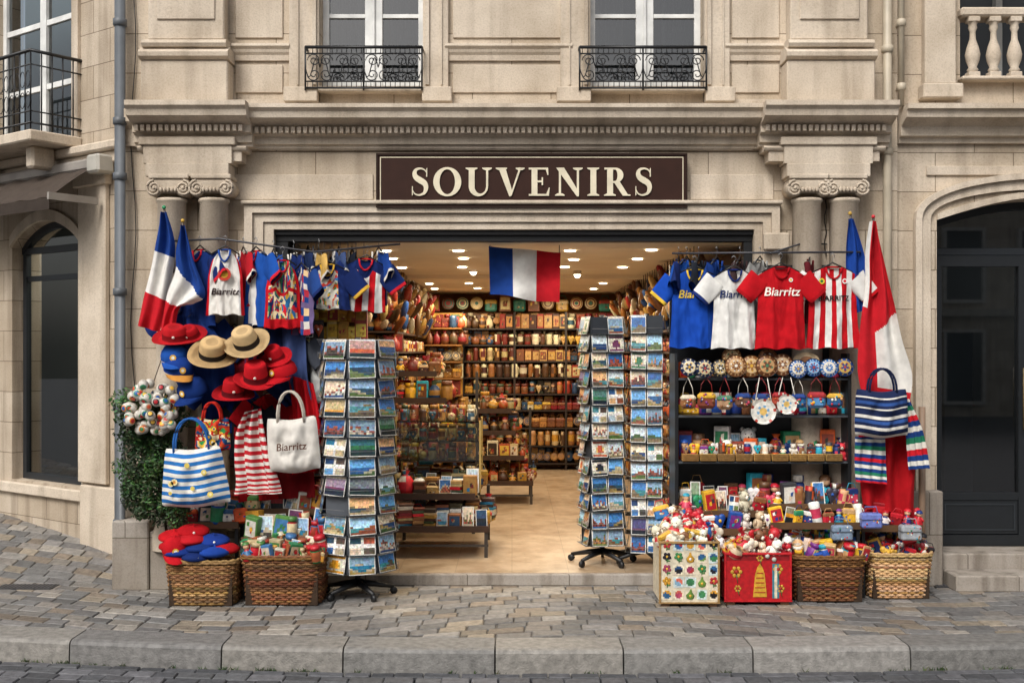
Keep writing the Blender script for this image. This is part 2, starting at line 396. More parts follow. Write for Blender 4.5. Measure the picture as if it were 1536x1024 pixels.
for i,(a,c) in enumerate(w):
    b=B(); mid=(a+c)/2
    for x0,x1 in((a,a+.05),(c-.05,c),(mid-.07,mid+.07)): b.b2(x0,x1,.13,.19,wb,5.5,WH,bev=.004)
    b.b2(mid-.012,mid+.012,.11,.1295,wb,5.5,WH,bev=.004)
    for z in(wb,Z(25,.15)-.015,5.2): b.b2(a+.05,mid-.07,.14,.18,z,z+(.10 if z==wb else .03),WH); b.b2(mid+.07,c-.05,.14,.18,z,z+(.10 if z==wb else .03),WH)
    b.obj('window_frame',m_ivory,bld)
    b=B(); b.quad((a,.165,wb),(c,.165,wb),(c,.165,5.5),(a,.165,5.5),W0); b.obj('window_pane',m_glass,bld,recalc=False)
    b=B()
    for s in(-1,1):
        def cur(u,v,s=s): 
            x=(a+.03+u*.26) if s<0 else (c-.03-u*.26); return (x,.27+.03*math.sin(u*26),wb+v*1.7)
        b.grid(cur,40,3,hx('77797a'))
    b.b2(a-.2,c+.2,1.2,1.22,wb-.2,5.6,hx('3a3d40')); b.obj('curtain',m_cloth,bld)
    b=B(); y=-.14; x0=a-.09;x1=c+.0; zt_=Z(71,y); zb=Z(132,y)
    for z,r in((zt_,.013),(zt_-.05,.006),(zb,.008),(zb+.05,.006)): b.tube([(x0,y,z),(x1,y,z)],r,BLK,6)
    for xx in(x0,x1,(x0+x1)/2):
        b.tube([(xx,y,zb-.02),(xx,y,zt_)],.008,BLK)
    for xx in(x0,x1):
        b.tube([(xx,y,zt_),(xx,.0,zt_)],.01,BLK); b.tube([(xx,y,zb),(xx,0,zb)],.008,BLK)
    n=8; cw=(x1-x0)/n; zm=(zb+.05+zt_-.05)/2
    for k in range(n):
        cx=x0+cw*(k+.5); s=1 if k%2 else -1
        for t in(-1,1):
            pts=[]
            for q in range(26):
                an=q/25*math.pi*3.1; r=.052*(1-q/30); pts.append((cx+s*(r*math.cos(an)-.01),y,zm+t*(.055)+t*r*math.sin(an)))
            b.tube(pts,.0045,BLK,5)
        pts=[(cx-cw/2+cw*q/12,y,zm+.075*math.sin(q/12*math.pi*2)*s) for q in range(13)]; b.tube(pts,.0045,BLK,5)
        xx=x0+cw*(k+1)
        for z0 in(zt_-.05,zb): 
            for q in range(3): b.tube([(xx-cw+cw*(q+.5)/3,y,z0),(xx-cw+cw*(q+.5)/3,y,z0+.05)],.003,BLK,4)
    b.obj('balcony_railing',m_dark,bld)
b=B()
b.b2(o0,o1,.03,.12,Z(362),oz-.001,BLK,bev=.004); b.b2(o0,o1,.0,.029,Z(352),oz-.002,hx('232426'))
b.b2(o0,o0+.1,.03,.12,.09,Z(362)-.001,BLK,bev=.004); b.b2(o1-.07,o1,.03,.12,.09,Z(362)-.001,BLK,bev=.004)
b.b2(o0+.1,o0+.14,.121,.35,.09,Z(362)-.002,BLK); b.obj('shopfront_frame',m_dark,bld)
b=B(); b.b2(o0,o1,-.05,.02,-.1,.088,W0,bev=.008); b.obj('door_step',m_plinth,bld)
b=B(); b.b2(-2.3,2.3,.0,8.4,.04,.09,W0); b.obj('shop_floor',m_floor,bld)
b=B(); CR=hx('f0e4c8')
b.b2(-2.3,2.3,.121,8.4,2.705,2.76,CR); b.b2(-2.3,-2.2,.351,8.4,.09,2.7,hx('b8862e')); b.b2(2.2,2.3,.351,8.4,.09,2.7,hx('b8862e')); b.b2(-2.3,2.3,8.4,8.5,.09,2.8,hx('8a5c26'))
b.b2(-2.3,2.3,4.0,4.15,2.66,2.704,CR)
b.obj('shop_interior',m_inwall,bld)
b=B()
for y in(.8,1.7,2.8,4.4,5.6,6.8):
    for x in(-1.1,-.5,.55,1.15): 
        b.lathe([(0,0),(.038,0),(.045,-.006),(.05,0)],W0,12,T(x+R.uniform(-.05,.05),y+R.uniform(-.1,.1),2.70))
b.obj('downlights',m_lamp,bld,recalc=False)
for px,py,y in((710,408,3.3),(866,412,3.3)):
    b=B(); q=P(px,py,y); b.lathe([(.02,.16),(.03,.10),(.045,.03),(.045,0)],hx('e0d6c0'),12,T(*q)); b.tube([q+Vector((0,0,.16)),(q.x,q.y,2.7)],.006,BLK)
    b.sph((q.x,q.y,q.z),.036,W0,10,mat=1); b.obj('spot_lamp',[m_ivory,m_lamp])
for y in(.9,2.8,5.0,7.0):
    for x in(-.65,.75):
        l=bpy.data.lights.new('ceiling_light','AREA'); l.energy=33; l.size=.5; l.color=(1,.83,.60)
        o=bpy.data.objects.new('ceiling_light',l); o.location=(x,y,2.60); bpy.context.collection.objects.link(o)
# ================= SIGN
b=B(); sy=-.10
b.b2(X(565,sy),X(1030,sy),sy,-.013,Z(311,sy),Z(231,sy),hx('331d15'),bev=.006)
def ring2(b,x0,x1,z0,z1,t,y,d,col,mat=0):
    b.b2(x0,x1,y-d,y,z1-t,z1,col,mat); b.b2(x0,x1,y-d,y,z0,z0+t,col,mat); b.b2(x0,x0+t,y-d,y,z0+t+.0005,z1-t-.0005,col,mat); b.b2(x1-t,x1,y-d,y,z0+t+.0005,z1-t-.0005,col,mat)
ring2(b,X(570,sy),X(1025,sy),Z(306.5,sy),Z(235.5,sy),.007,sy,.004,hx('d8cdb2'))
ring2(b,X(565,sy)-.004,X(1030,sy)+.004,Z(311,sy)-.004,Z(231,sy)+.004,.014,sy+.001,.012,hx('2a1912'))
CRM=hx('dcd2b8')
LY=[0]
def pl_(poly,ox,oz_,s):
    LY[0]=(LY[0]+1)%12; d=sy-.011-LY[0]*.00025
    b.prism([(ox+p[0]*s,oz_+p[1]*s) for p in poly],d,sy-.001,CRM)
def rect(x0,x1,z0,z1): return [(x0,z0),(x1,z0),(x1,z1),(x0,z1)]
def ell(cx,cz,rx,rz,ix,iz,a0,a1,n=28):
    out=[];A=[a0+(a1-a0)*k/n for k in range(n+1)]
    for i in range(n):
        t,u=A[i],A[i+1]
        out.append([(cx+rx*math.cos(t),cz+rz*math.sin(t)),(cx+rx*math.cos(u),cz+rz*math.sin(u)),(cx+ix*math.cos(u),cz+iz*math.sin(u)),(cx+ix*math.cos(t),cz+iz*math.sin(t))])
    return out
def serif(x,z,w,up): 
    h=.06
    return [(x-w/2,z),(x+w/2,z),(x+w/2,z+up*h*.6),(x+w*.22,z+up*h*1.5),(x-w*.22,z+up*h*1.5),(x-w/2,z+up*h*.6)]
def strip(q,ox,oz_,s):
    LY[0]=(LY[0]+1)%12; d=sy-.011-LY[0]*.00025
    for k in q: b.prism([(ox+p[0]*s,oz_+p[1]*s) for p in k],d,sy-.001,CRM)
tk=.21; th=.075
def letter(ch,ox,oz_,s):
    f=lambda p:pl_(p,ox,oz_,s); g=lambda q:strip(q,ox,oz_,s)
    if ch=='I': f(rect(.11,.11+tk,0,1)); f(serif(.21,0,.42,1)); f(serif(.21,1,.42,-1)); return .42
    if ch=='O': g(ell(.48,.5,.50,.52,.275,.445,0,2*PI,48)); return .96
    if ch=='U':
        f(rect(.10,.10+tk,.34,1)); f(rect(.72,.72+th,.34,1)); f(serif(.2,1,.42,-1)); f(serif(.755,1,.34,-1))
        g([[(.445+.345*math.cos(t),.34+.36*math.sin(t)),(.445+.345*math.cos(u),.34+.36*math.sin(u)),(.515+.205*math.cos(u),.34+.265*math.sin(u)),(.515+.205*math.cos(t),.34+.265*math.sin(t))] for t,u in [(PI+PI*k/20,PI+PI*(k+1)/20) for k in range(20)]]); return .92
    if ch=='V':
        f([(.05,1),(.05+tk*1.2,1),(.55,.16),(.48,-.02),(.44,-.02)]); f([(.46,-.02),(.52,.0),(.87,1),(.795,1)]); f(serif(.16,1,.40,-1)); f(serif(.83,1,.32,-1)); return .95
    if ch=='E':
        f(rect(.1,.1+tk,0,1)); f(rect(0,.68,0,.065)); f(rect(0,.66,.935,1)); f(rect(.2,.5,.48,.545)); f([(.60,0),(.72,0),(.75,.29),(.715,.29)]); f([(.59,1),(.69,1),(.70,.74),(.665,.74)]); f([(.46,.38),(.51,.38),(.51,.66),(.46,.66)]); return .76
    if ch=='N':
        f(rect(.13,.13+th,0,1)); f(rect(.77,.77+th,0,1)); f([(.03,1),(.03+tk*1.35,1),(.84,.14),(.84,-.02),(.77,-.02)]); f(serif(.165,0,.34,1)); f(serif(.805,1,.34,-1)); return .96
    if ch=='R':
        f(rect(.1,.1+tk,0,1)); f(serif(.2,0,.42,1)); f(rect(0,.4,.935,1)); f(rect(.2,.4,.46,.525))
        g([[(.38+.30*math.cos(t),.73+.27*math.sin(t)),(.38+.30*math.cos(u),.73+.27*math.sin(u)),(.38+.09*math.cos(u),.73+.205*math.sin(u)),(.38+.09*math.cos(t),.73+.205*math.sin(t))] for t,u in [(-PI/2+PI*k/16,-PI/2+PI*(k+1)/16) for k in range(16)]])
        f([(.33,.5),(.55,.5),(.83,.055),(.93,.04),(.93,0),(.66,0)]); return .9
    if ch=='S':
        sp=[(.55,.80),(.50,.90),(.40,.96),(.29,.97),(.18,.93),(.125,.84),(.13,.73),(.2,.63),(.33,.545),(.46,.46),(.52,.35),(.52,.22),(.46,.10),(.35,.04),(.22,.03),(.11,.09),(.045,.22)]
        wd=[.02,.04,.055,.07,.10,.14,.17,.20,.215,.20,.175,.14,.10,.07,.055,.04,.02]
        def cat(i,t,L_):
            p=[L_[max(0,min(len(L_)-1,i+k))] for k in(-1,0,1,2)]
            ff=lambda a,b_,c_,d_:.5*((2*b_)+(-a+c_)*t+(2*a-5*b_+4*c_-d_)*t*t+(-a+3*b_-3*c_+d_)*t**3)
            return ff(*p) if not isinstance(p[0],tuple) else tuple(ff(*[q[k] for q in p]) for k in(0,1))
        C=[];Wd=[]
        for i in range(len(sp)-1):
            for t in(0,.33,.66): C.append(cat(i,t,sp));Wd.append(cat(i,t,wd))
        C.append(sp[-1]);Wd.append(wd[-1]); Lf=[];Rt=[]
        for i,p in enumerate(C):
            a=C[max(0,i-1)];c=C[min(len(C)-1,i+1)]; dx,dz=c[0]-a[0],c[1]-a[1]; l=math.hypot(dx,dz) or 1
            Lf.append((p[0]-dz/l*Wd[i]/2,p[1]+dx/l*Wd[i]/2)); Rt.append((p[0]+dz/l*Wd[i]/2,p[1]-dx/l*Wd[i]/2))
        g([[Lf[i],Lf[i+1],Rt[i+1],Rt[i]] for i in range(len(C)-1)])
        f([(.535,.68),(.57,.68),(.57,1.0),(.535,.96)]); f([(.025,.0),(.06,.04),(.055,.34),(.025,.34)]); return .62
s=(Z(252,sy)-Z(294,sy)); word='SOUVENIRS'; adv={'S':.62,'O':.96,'U':.92,'V':.95,'E':.76,'N':.96,'I':.42,'R':.9}
tot=sum(adv[c] for c in word); gap=((X(978,sy)-X(617,sy))/s-tot)/8
ox=X(617,sy)
for ch in word:
    letter(ch,ox,Z(294,sy),s); ox+=(adv[ch]+gap)*s
b.obj('souvenir_shop_sign',colmat('sign_paint',.6,.16,9,.04,80,spec=.2),recalc=True)
# ================= LEFT CORNER BUILDING (angled)
lb=empty('corner_building')
ang=math.atan2(1.1,1.45)
LM=T(-3.49,.9,0)@Matrix.Rotation(-ang,4,'Z')
b=B()
x0,x1=-1.60,-.44
zs,ztp=2.82,3.04
arc=[(x0+(x1-x0)*k/16, zs+(ztp-zs)*max(0,math.sin(math.pi*k/16))**.8) for k in range(17)]
wa,wb2=-1.98,-.55; wz0,wz1=3.75,5.6
b.prism([(-6,-.3),(x0,-.3),(x0,.62),(x0,zs),(x0,3.45),(-6,3.45)],0,.3); b.prism([(x1,-.3),(.7,-.3),(.7,3.45),(x1,3.45)],0,.3)
b.prism([(x0,-.3),(x1,-.3),(x1,.62),(x0,.62)],0,.3)
b.prism(arc+[(x1,3.45),(x0,3.45)],0,.3)
b.b2(-6,wa,0,.3,3.45,ZT); b.b2(wb2,.7,0,.3,3.45,ZT); b.b2(wa,wb2,0,.3,3.45,wz0); b.b2(wa,wb2,0,.3,wz1,ZT)
b.obj('wall',m_wall2,lb,LM)
b=B()
b.b2(x0-.4,x1+.06,-.05,-.001,.5,.6,bev=.01); b.b2(-.36,.3,-.07,-.001,-.2,.66,bev=.01)
b.b2(-6,.4,-.06,-.001,3.46,3.56,bev=.01); b.b2(-6,.4,-.12,-.001,3.562,3.64,bev=.015)
b.b2(-.42,-.0,-.05,-.001,.68,3.44,bev=.008); b.b2(-.46,.04,-.08,-.001,3.28,3.44,bev=.01)
for k in range(16):
    (ax,az),(cx,cz)=arc[k],arc[k+1]; b.prism([(ax,az+.0),(cx,cz+.0),(cx*1.0,cz+.10),(ax,az+.10)],-.03,-.002)
b.b2(-2.2,-.42,-.5,-.002,3.645,3.74,bev=.012)
for s_ in(wa-.1,wb2): b.b2(s_,s_+.1,-.03,-.002,3.75,ZT)
for xx in(-.7,-1.7): b.b2(xx-.06,xx+.06,-.35,-.125,3.45,3.643,bev=.02)
b.obj('stone_trim',m_trim,lb,LM)
b=B(); DK=hx('22262a')
ring2(b,x0,x1,.62,zs,.06,.16,.05,DK,1); b.b2(x0+.06,x1-.06,.12,.15,2.5,2.55,DK,1) 
for k in range(16):
    (ax,az),(cx,cz)=arc[k],arc[k+1]; b.prism([(ax,az-.06),(cx,cz-.06),(cx,cz),(ax,az)],.1,.16,DK,1)
b.b2(wa,wa+.06,.12,.18,3.75,5.6,WH);b.b2(wb2-.06,wb2,.12,.18,3.75,5.6,WH);b.b2((wa+wb2)/2-.05,(wa+wb2)/2+.05,.12,.18,3.75,5.6,WH)
for z in(3.75,4.3,4.9): b.b2(wa,wb2,.13,.17,z,z+.05,WH)
b.obj('window_frame',[m_ivory,m_dark],lb,LM)
b=B(); b.quad((x0,.14,.62),(x1,.14,.62),(x1,.14,3.04),(x0,.14,3.04),W0); b.quad((wa,.15,3.7),(wb2,.15,3.7),(wb2,.15,5.6),(wa,.15,5.6),W0); b.obj('window_pane',m_glass,lb,LM,recalc=False)
b=B()
b.b2(-4,-.2,1.5,1.55,-.2,6,hx('6e7a7e')); b.b2(-4,-.2,.31,1.5,3.30,3.34,hx('8c8a85')); b.b2(-4,-.2,.31,1.5,.4,.45,hx('77706a')); b.b2(-.2,-.15,.31,1.5,-.2,6,hx('7a8284'))
b.b2(-1.2,-.5,.9,1.3,.45,.95,hx('8a8a88')); b.b2(-1.9,-1.5,1.3,1.4,.45,2.3,hx('c9c6c0')); b.b2(-1.4,-.9,1.44,1.48,1.5,2.2,hx('2c3236')); b.b2(-1.37,-.93,1.42,1.439,1.53,2.17,hx('a8b4b4')); b.lathe([(.12,0),(.08,.16)],W0,12,T(-.62,1.0,1.35),mat=1); b.tube([(-.62,1,.95),(-.62,1,1.35)],.01,BLK)
b.lathe([(.03,0),(.09,.2),(.12,.4),(.1,.6),(.05,.75),(.0,.76)],hx('d5cfc6'),12,T(-1.15,.6,1.1)); b.tube([(-1.15,.6,.45),(-1.15,.6,1.1)],.015,BLK)
for k in range(5): b.lathe([(0,0),(.05,0)],W0,10,T(-.6-.3*k,.9,3.29),mat=2)
b.obj('showroom',[m_inwall,m_glow,m_lamp],lb,LM)
l=bpy.data.lights.new('showroom_light','AREA'); l.energy=20; l.size=.8; l.color=(1,.95,.85); o=bpy.data.objects.new('showroom_light',l); bpy.context.collection.objects.link(o); o.matrix_world=LM@T(-1.1,.9,3.2)
b=B()
def awn(u,v): return (-3.5+u*3.45,-.12-.42*v,3.42-.30*v**1.2+.008*math.sin(u*60))
b.grid(awn,60,6,hx('4b423b')); 
def awf(u,v): return (-3.5+u*3.45,-.54+.004*math.sin(u*50),3.12-.10*v)
b.grid(awf,60,2,hx('3f3731'))
b.b2(-3.5,-.04,-.16,-.05,3.40,3.50,hx('8d8780'),bev=.02,mat=1); b.b2(-.05,-.02,-.56,-.1,3.10,3.16,hx('8d8780'),mat=1); b.b2(-.06,.12,-.2,-.03,3.36,3.52,hx('aaa69c'),bev=.02,mat=1)
b.obj('awning',[m_cloth,m_ivory],lb,LM)
b=B(); y=-.48
for z,r in((4.42,.016),(4.3,.007),(3.8,.01),(3.9,.007)):
    b.tube([(-2.2,y,z),(-.44,y,z),(-.44,0,z)],r,BLK)
n=20
for k in range(n+1):
    xx=-2.2+1.76*k/n; b.tube([(xx,y,3.74),(xx,y,4.42)],.007,BLK,5)
    if k<n:
        cx=xx+.044
        for zc2 in(4.0,4.18):
            b.tube([(cx+.036*math.cos(a*.6),y,zc2+.07*math.sin(a*.6)) for a in range(11)],.004,BLK,4)
for k in range(5): b.tube([(-.44,y+.1*k,3.74),(-.44,y+.1*k,4.42)],.007,BLK,5)
b.obj('balcony_railing',m_dark,lb,LM)
# ================= RIGHT BUILDING
rb=empty('neighbouring_building')
b=B(); yR=.05
ax0,ax1=X(1405,yR),X(1405,yR)+1.75; sp_z=Z(330,yR); ap=Z(296,yR)
arc=[(ax0+(ax1-ax0)*k/24, sp_z+(ap-sp_z)*math.sin(math.pi*k/24)) for k in range(25)]
xs=xr+.003; top=Z(150,yR); bx0,bx1=X(1440,yR),X(1440,yR)+1.55
b.b2(xs,ax0,yR,.5,-.2,top); b.b2(ax1,7.5,yR,.5,-.2,top); b.prism(arc+[(ax1,top),(ax0,top)],yR,.5)
b.b2(xs,bx0,yR+.001,.5,top,ZT); b.b2(bx1,7.5,yR+.001,.5,top,ZT); b.b2(bx0,bx1,yR+.001,.5,top,Z(122,yR)); b.b2(bx0,bx1,yR+.001,.5,5.8,ZT)
b.obj('wall',m_wall,rb)
b=B(); b.b2(bx0-.2,bx1+.2,1.6,1.7,4,6.5,hx('4a4e52')); b.b2(bx0+.2,bx0+.26,1.5,1.58,4,6.5,hx('b0b0ac')); b.b2(bx0+.9,bx0+.96,1.5,1.58,4,6.5,hx('b0b0ac')); b.obj('loggia',m_inwall,rb)
b=B()
for k in range(24):
    (p0,q0),(p1,q1)=arc[k],arc[k+1]
    b.prism([(p0,q0),(p1,q1),(p1,q1+.05),(p0,q0+.05)],yR-.02,yR-.001)
cxm=(ax0+ax1)/2
def big(k,r): 
    a=math.pi*k/24; return (cxm-(ax1-ax0+2*r)/2*math.cos(a), sp_z-.0+(ap-sp_z+r)*max(0,math.sin(a))**.9)
for k in range(24):
    p0,p1=big(k,.19),big(k+1,.19); q1,q0=big(k+1,.14),big(k,.14)
    b.prism([p0,p1,q1,q0],yR-.07,yR-.001)
    p0,p1=big(k,.139),big(k+1,.139); q1,q0=big(k+1,.06),big(k,.06)
    b.prism([p0,p1,q1,q0],yR-.035,yR-.001)
b.b2(ax0-.19,ax0-.14,yR-.07,yR-.001,.4,sp_z-.001); b.b2(ax0-.139,ax0-.06,yR-.035,yR-.001,.4,sp_z-.001)
zR=Z(155,-.2)
b.mould(X(1362,-.2),7.5,yR,[(.26,zR),(.26,zR-.04),(.23,zR-.05),(.22,zR-.10),(.16,zR-.12),(.1,zR-.15),(.09,zR-.22),(.05,zR-.23),(.04,zR-.27)])
b.b2(X(1392),X(1400)+4,yR-.02,yR-.001,Z(262),Z(248),bev=.004)
b.b2(X(1385),X(1432),yR-.09,yR,Z(128),ZT,bev=.01); b.b2(X(1380),X(1440),yR-.13,yR,Z(150),Z(128),bev=.01)
b.b2(bx0-.02,bx1,yR-.10,yR+.3,Z(124,yR),Z(118,yR)+.0,bev=.01); b.b2(bx0-.02,bx1,yR-.08,yR+.12,Z(26,0),Z(12,0),bev=.015)
k=0
while k<8:
    xx=X(1460)+k*.165; z0=Z(118);h=Z(26)-Z(118)
    b.b2(xx-.045,xx+.045,-.03,.06,z0,z0+.05,bev=.004); b.b2(xx-.045,xx+.045,-.03,.06,z0+h-.04,z0+h,bev=.004)
    b.lathe([(.03,.05),(.045,.07),(.03,.09),(.05,.14),(.058,.19),(.045,.25),(.025,.31),(.022,.37),(.035,.40),(.03,h-.06),(.042,h-.04)],W0,16,T(xx,.015,z0)); k+=1
b.obj('stone_trim',m_trim,rb)
b=B()
b.b2(xs+.02,X(1410),yR-.12,yR-.001,-.05,Z(735),bev=.01)
b.b2(X(1414),7,-.28,-.0,-.05,.12,bev=.01); b.b2(X(1410),7,-.0,.5,-.05,.24,bev=.01); b.obj('plinth',m_plinth,rb)
b=B(); yd=.34; zd=Z(372,yd)
b.b2(ax0,ax1,yd,yd+.06,zd-.06,zd,DK,bev=.004)
ring2(b,ax0,ax1,.24,zd-.061,.06,yd+.05,.05,DK)
x=ax0+.06
for k in range(2):
    x1_=x+.80; ring2(b,x,x1_,.25,zd-.065,.085,yd+.04,.05,hx('1c1f22')); b.b2(x+.085,x1_-.085,yd+.0,yd+.03,.34,.62,hx('1c1f22'),bev=.004)
    b.b2(x+.085,x1_-.085,yd-.008,yd+.04,.62,.68,hx('1c1f22')); ring2(b,x+.11,x1_-.11,.37,.59,.012,yd-.001,.006,hx('2a2e32')); x=x1_+.01
b.tube([(ax0+.80,yd-.06,1.2),(ax0+.80,yd-.06,1.7)],.012,hx('6a5a3a'))
for k in range(24):
    (p0,q0),(p1,q1)=arc[k],arc[k+1]; b.prism([(p0,q0-.06),(p1,q1-.06),(p1,q1),(p0,q0)],yd-.02,yd+.05,DK)
b.obj('door',m_dark,rb)
b=B(); b.quad((ax0,yd+.03,.3),(ax1,yd+.03,.3),(ax1,yd+.03,ap),(ax0,yd+.03,ap),W0); b.obj('door_pane',m_glass,rb,recalc=False)
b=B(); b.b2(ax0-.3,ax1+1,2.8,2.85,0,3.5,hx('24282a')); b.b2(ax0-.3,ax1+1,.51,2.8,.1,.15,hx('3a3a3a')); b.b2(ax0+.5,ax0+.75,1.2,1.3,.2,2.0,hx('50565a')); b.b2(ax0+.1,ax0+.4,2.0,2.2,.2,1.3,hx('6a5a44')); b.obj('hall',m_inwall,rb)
ob=empty('opposite_building')
b=B(); b.b2(-22,22,-26,-25.2,-.2,9.5,W0); b.obj('wall',m_wall,ob)
b=B()
for i in range(-9,10):
    for z in(.3,3.4,6.4): b.b2(i*2.3-.55,i*2.3+.55,-25.19,-25.12,z,z+2.1,hx('23282e')); ring2(b,i*2.3-.65,i*2.3+.65,z-.1,z+2.2,.1,-25.0,.18,hx('cfcabf'))
b.b2(-22,22,-25.18,-24.8,2.9,3.1,hx('b0a898')); b.b2(-22.2,22.2,-26,-24.6,9.51,9.8,hx('6a6a70'))
b.obj('windows',m_ivory,ob)
def pipe(pts,r,col,name,cl=()):
    b=B(); b.tube(pts,r,col,12)
    for z in cl:
        p=pts[0]; b.lathe([(r+.001,-.03),(r+.012,-.025),(r+.012,.025),(r+.001,.03)],col,12,T(p[0],p[1],z)); b.box((p[0],p[1]+.05,z),(.03,.1,.02),col)
    b.obj(name,m_ivory)
y=-.1; pipe([(X(180,y),y,6.5),(X(180,y),y,.14),(X(180,y),y-.06,.07)],.042,hx('5c6064'),'drain_pipe',(.5,1.4,2.3,3.2,3.63,4.4))
y=-.07; pipe([(X(1331,y),y,6.5),(X(1331,y),y,.05)],.034,hx('b5a994'),'drain_pipe',(.9,2.0,3.4,4.2))
y=-.09; pipe([(X(1352,y),y,6.5),(X(1352,y),y,3.75)],.024,hx('b5a994'),'drain_pipe',(3.9,4.4))
y=-.30; pipe([(X(1383,y),y,Z(610,y)),(X(1383,y),y,.02)],.026,hx('87705c'),'drain_pipe',())
b=B(); b.tube([P(200+4*math.sin(i),i*45-10,-.02) for i in range(0,16)],.004,BLK,5); b.tube([P(1238+2*math.sin(i*2),300+i*12,-.02) for i in range(8)],.004,BLK,5); b.obj('cable',m_dark)
# ================= ITEMS
WARM=['a87840','b8862e','6a3c20','8f2e22','c0a878','94662c','4e301a','a07838','7a4624','b08c50','6d2218','3e4a30','845428','b8943c','3e261c','a89468','2e4e60','7a1820','263e5c','c8bc9c','5a2418','35281e','a84c28']
BRT=['c8202c','1f4fa0','f0ece0','e9b52c','2c8a5a','d8581e','e7e2d6','7a2f86','2aa0b8','b5182a','f3d9c0','14306e','d9d2c4','c33b55','8a5a34','e8e4da','caa06a','3a3a40']
PLUSH=['e9dfcc','d9c3a0','f0ead8','c9a377','b81f2c','e0b040','f2f0ea','7e5236','ca3038','dcd0b8']
def item(b,M,w,h,kind,pal,n=8):
    c1=vary(pick(pal)); c2=vary(pick(pal)); c3=pick(pal)
    pt=R.random()<.4
    def pat(top=None):
        cs=[c1,c1,c2,c3,vary(c1,.12)]
        return lambda j,i:R.choice(cs)
    if kind=='box':
        b.box((0,0,h/2),(w*.88,w*.5,h),c1,M,bev=.004); y=-w*.25-.002
        b.quad((-w*.36,y,h*.12),(w*.36,y,h*.12),(w*.36,y,h*.85),(-w*.36,y,h*.85),c2,0,M)
        for k in range(4):
            a=R.uniform(-.3,.1)*w; e=R.uniform(.18,.6)*h; b.quad((a,y-.001-k*.0004,e),(a+w*R.uniform(.08,.22),y-.001-k*.0004,e),(a+w*.18,y-.001-k*.0004,e+h*.2),(a,y-.001-k*.0004,e+h*.16),vary(pick(pal),.1),0,M)
    elif kind=='pouch':
        b.lathe([(0,0),(.38*w,.02*h),(.5*w,.25*h),(.47*w,.55*h),(.25*w,.78*h),(.12*w,.84*h),(.26*w,h)],pat() if pt else [c1,c1,c2,c1,c1,c3],n,M@Sc(1,.6,1))
    elif kind=='bottle':
        b.lathe([(0,0),(.3*w,0),(.32*w,.05*h),(.32*w,.55*h),(.12*w,.75*h),(.1*w,.9*h),(.13*w,.9*h),(.12*w,h),(0,h)],[c1,c1,c2,c1,c1,c3,c3,c3],n,M)
    elif kind=='jar':
        b.lathe([(0,0),(.4*w,0),(.43*w,.1*h),(.43*w,.35*h),(.43*w,.7*h),(.36*w,.78*h),(.4*w,.78*h),(.4*w,h),(0,h)],pat() if pt else [c1,c1,c2,c2,c1,c3,c3,c3],n,M)
    elif kind=='doll':
        b.lathe([(0,0),(.36*w,0),(.34*w,.2*h),(.2*w,.5*h),(.12*w,.6*h)],pat() if pt else [c1,c1,c2,c1],n,M); b.sph((0,0,.72*h),.17*h,hx('e2b48c'),8,M); b.lathe([(.2*h,0),(.19*h,.03*h),(.13*h,.12*h),(0,.15*h)],c3,n,M@T(0,0,.8*h))
        for s in(-1,1): b.tube([(s*.15*w,0,.52*h),(s*.36*w,-.1*w,.34*h)],.07*w,c2,5,M=M)
    elif kind=='ball':
        b.sph((0,0,w*.45),w*.45,pat() if pt else c1,10,M); b.lathe([(w*.46,-.05*w),(w*.465,.05*w)],c2,10,M@T(0,0,w*.45)@Ry(R.uniform(0,90)))
    elif kind=='bear':
        c1=vary(pick(PLUSH)); d=tuple(x*.75 for x in c1)
        b.sph((0,0,.28*h),.28*h,c1,10,M,sc=(1,.85,1.05)); b.sph((0,-.03*h,.7*h),.23*h,c1,10,M); b.sph((0,-.24*h,.65*h),.09*h,hx('f0e6d4'),8,M)
        for s in(-1,1):
            b.sph((s*.17*h,0,.88*h),.08*h,d,6,M); b.sph((s*.27*h,-.12*h,.36*h),.1*h,c1,6,M,sc=(1,1,1.5)); b.sph((s*.17*h,-.25*h,.1*h),.11*h,d,8,M); b.sph((s*.08*h,-.22*h,.75*h),.025*h,(.02,.02,.02),5,M)
        b.sph((0,-.325*h,.67*h),.03*h,(.05,.03,.03),5,M)
    elif kind=='mug':
        b.lathe([(0,0),(.36*w,0),(.38*w,.06*h),(.38*w,.3*h),(.38*w,.75*h),(.39*w,h),(.34*w,h),(.33*w,.2*h),(0,.15*h)],pat() if pt else [c1,c1,c1,c2,c1,c1,c1,c1],n,M)
        b.tube([(.36*w+.16*w*math.sin(a*.52),0,h*.5+.28*h*math.cos(a*.52)) for a in range(7)],.04*w,c1,5,M=M)
    elif kind=='plate':
        b.lathe([(0,.02*w),(.14*w,.02*w),(.2*w,.02*w),(.3*w,.015*w),(.4*w,0),(.46*w,-.03*w),(.5*w,-.04*w),(.49*w,.03*w)],[c3,c1,c2,c1,c2,c1,c1],14,M@T(0,0,h*.5)@Rx(82))
    elif kind=='books':
        z=0
        while z<h:
            t=R.uniform(.018,.035); b.box((R.uniform(-.01,.01),0,z+t/2),(w*.9,w*.7,t-.002),vary(pick(pal)),M@Rz(R.uniform(-8,8)),bev=.002); z+=t
    elif kind=='card':
        card(b,M@T(0,0,h*.5)@Rx(-10),w*.8,h)
    elif kind=='bag':
        b.box((0,0,h*.36),(w*.92,w*.34,h*.72),c1,M,bev=w*.12); b.box((0,-w*.03,h*.56),(w*.94,w*.34,h*.30),c2,M,bev=w*.1); b.sph((0,-w*.21,h*.44),w*.06,c3,6,M)
        b.tube([(-.36*w,0,.68*h),(-.2*w,0,.95*h),(.2*w,0,.95*h),(.36*w,0,.68*h)],.03*w,c3,5,M=M)
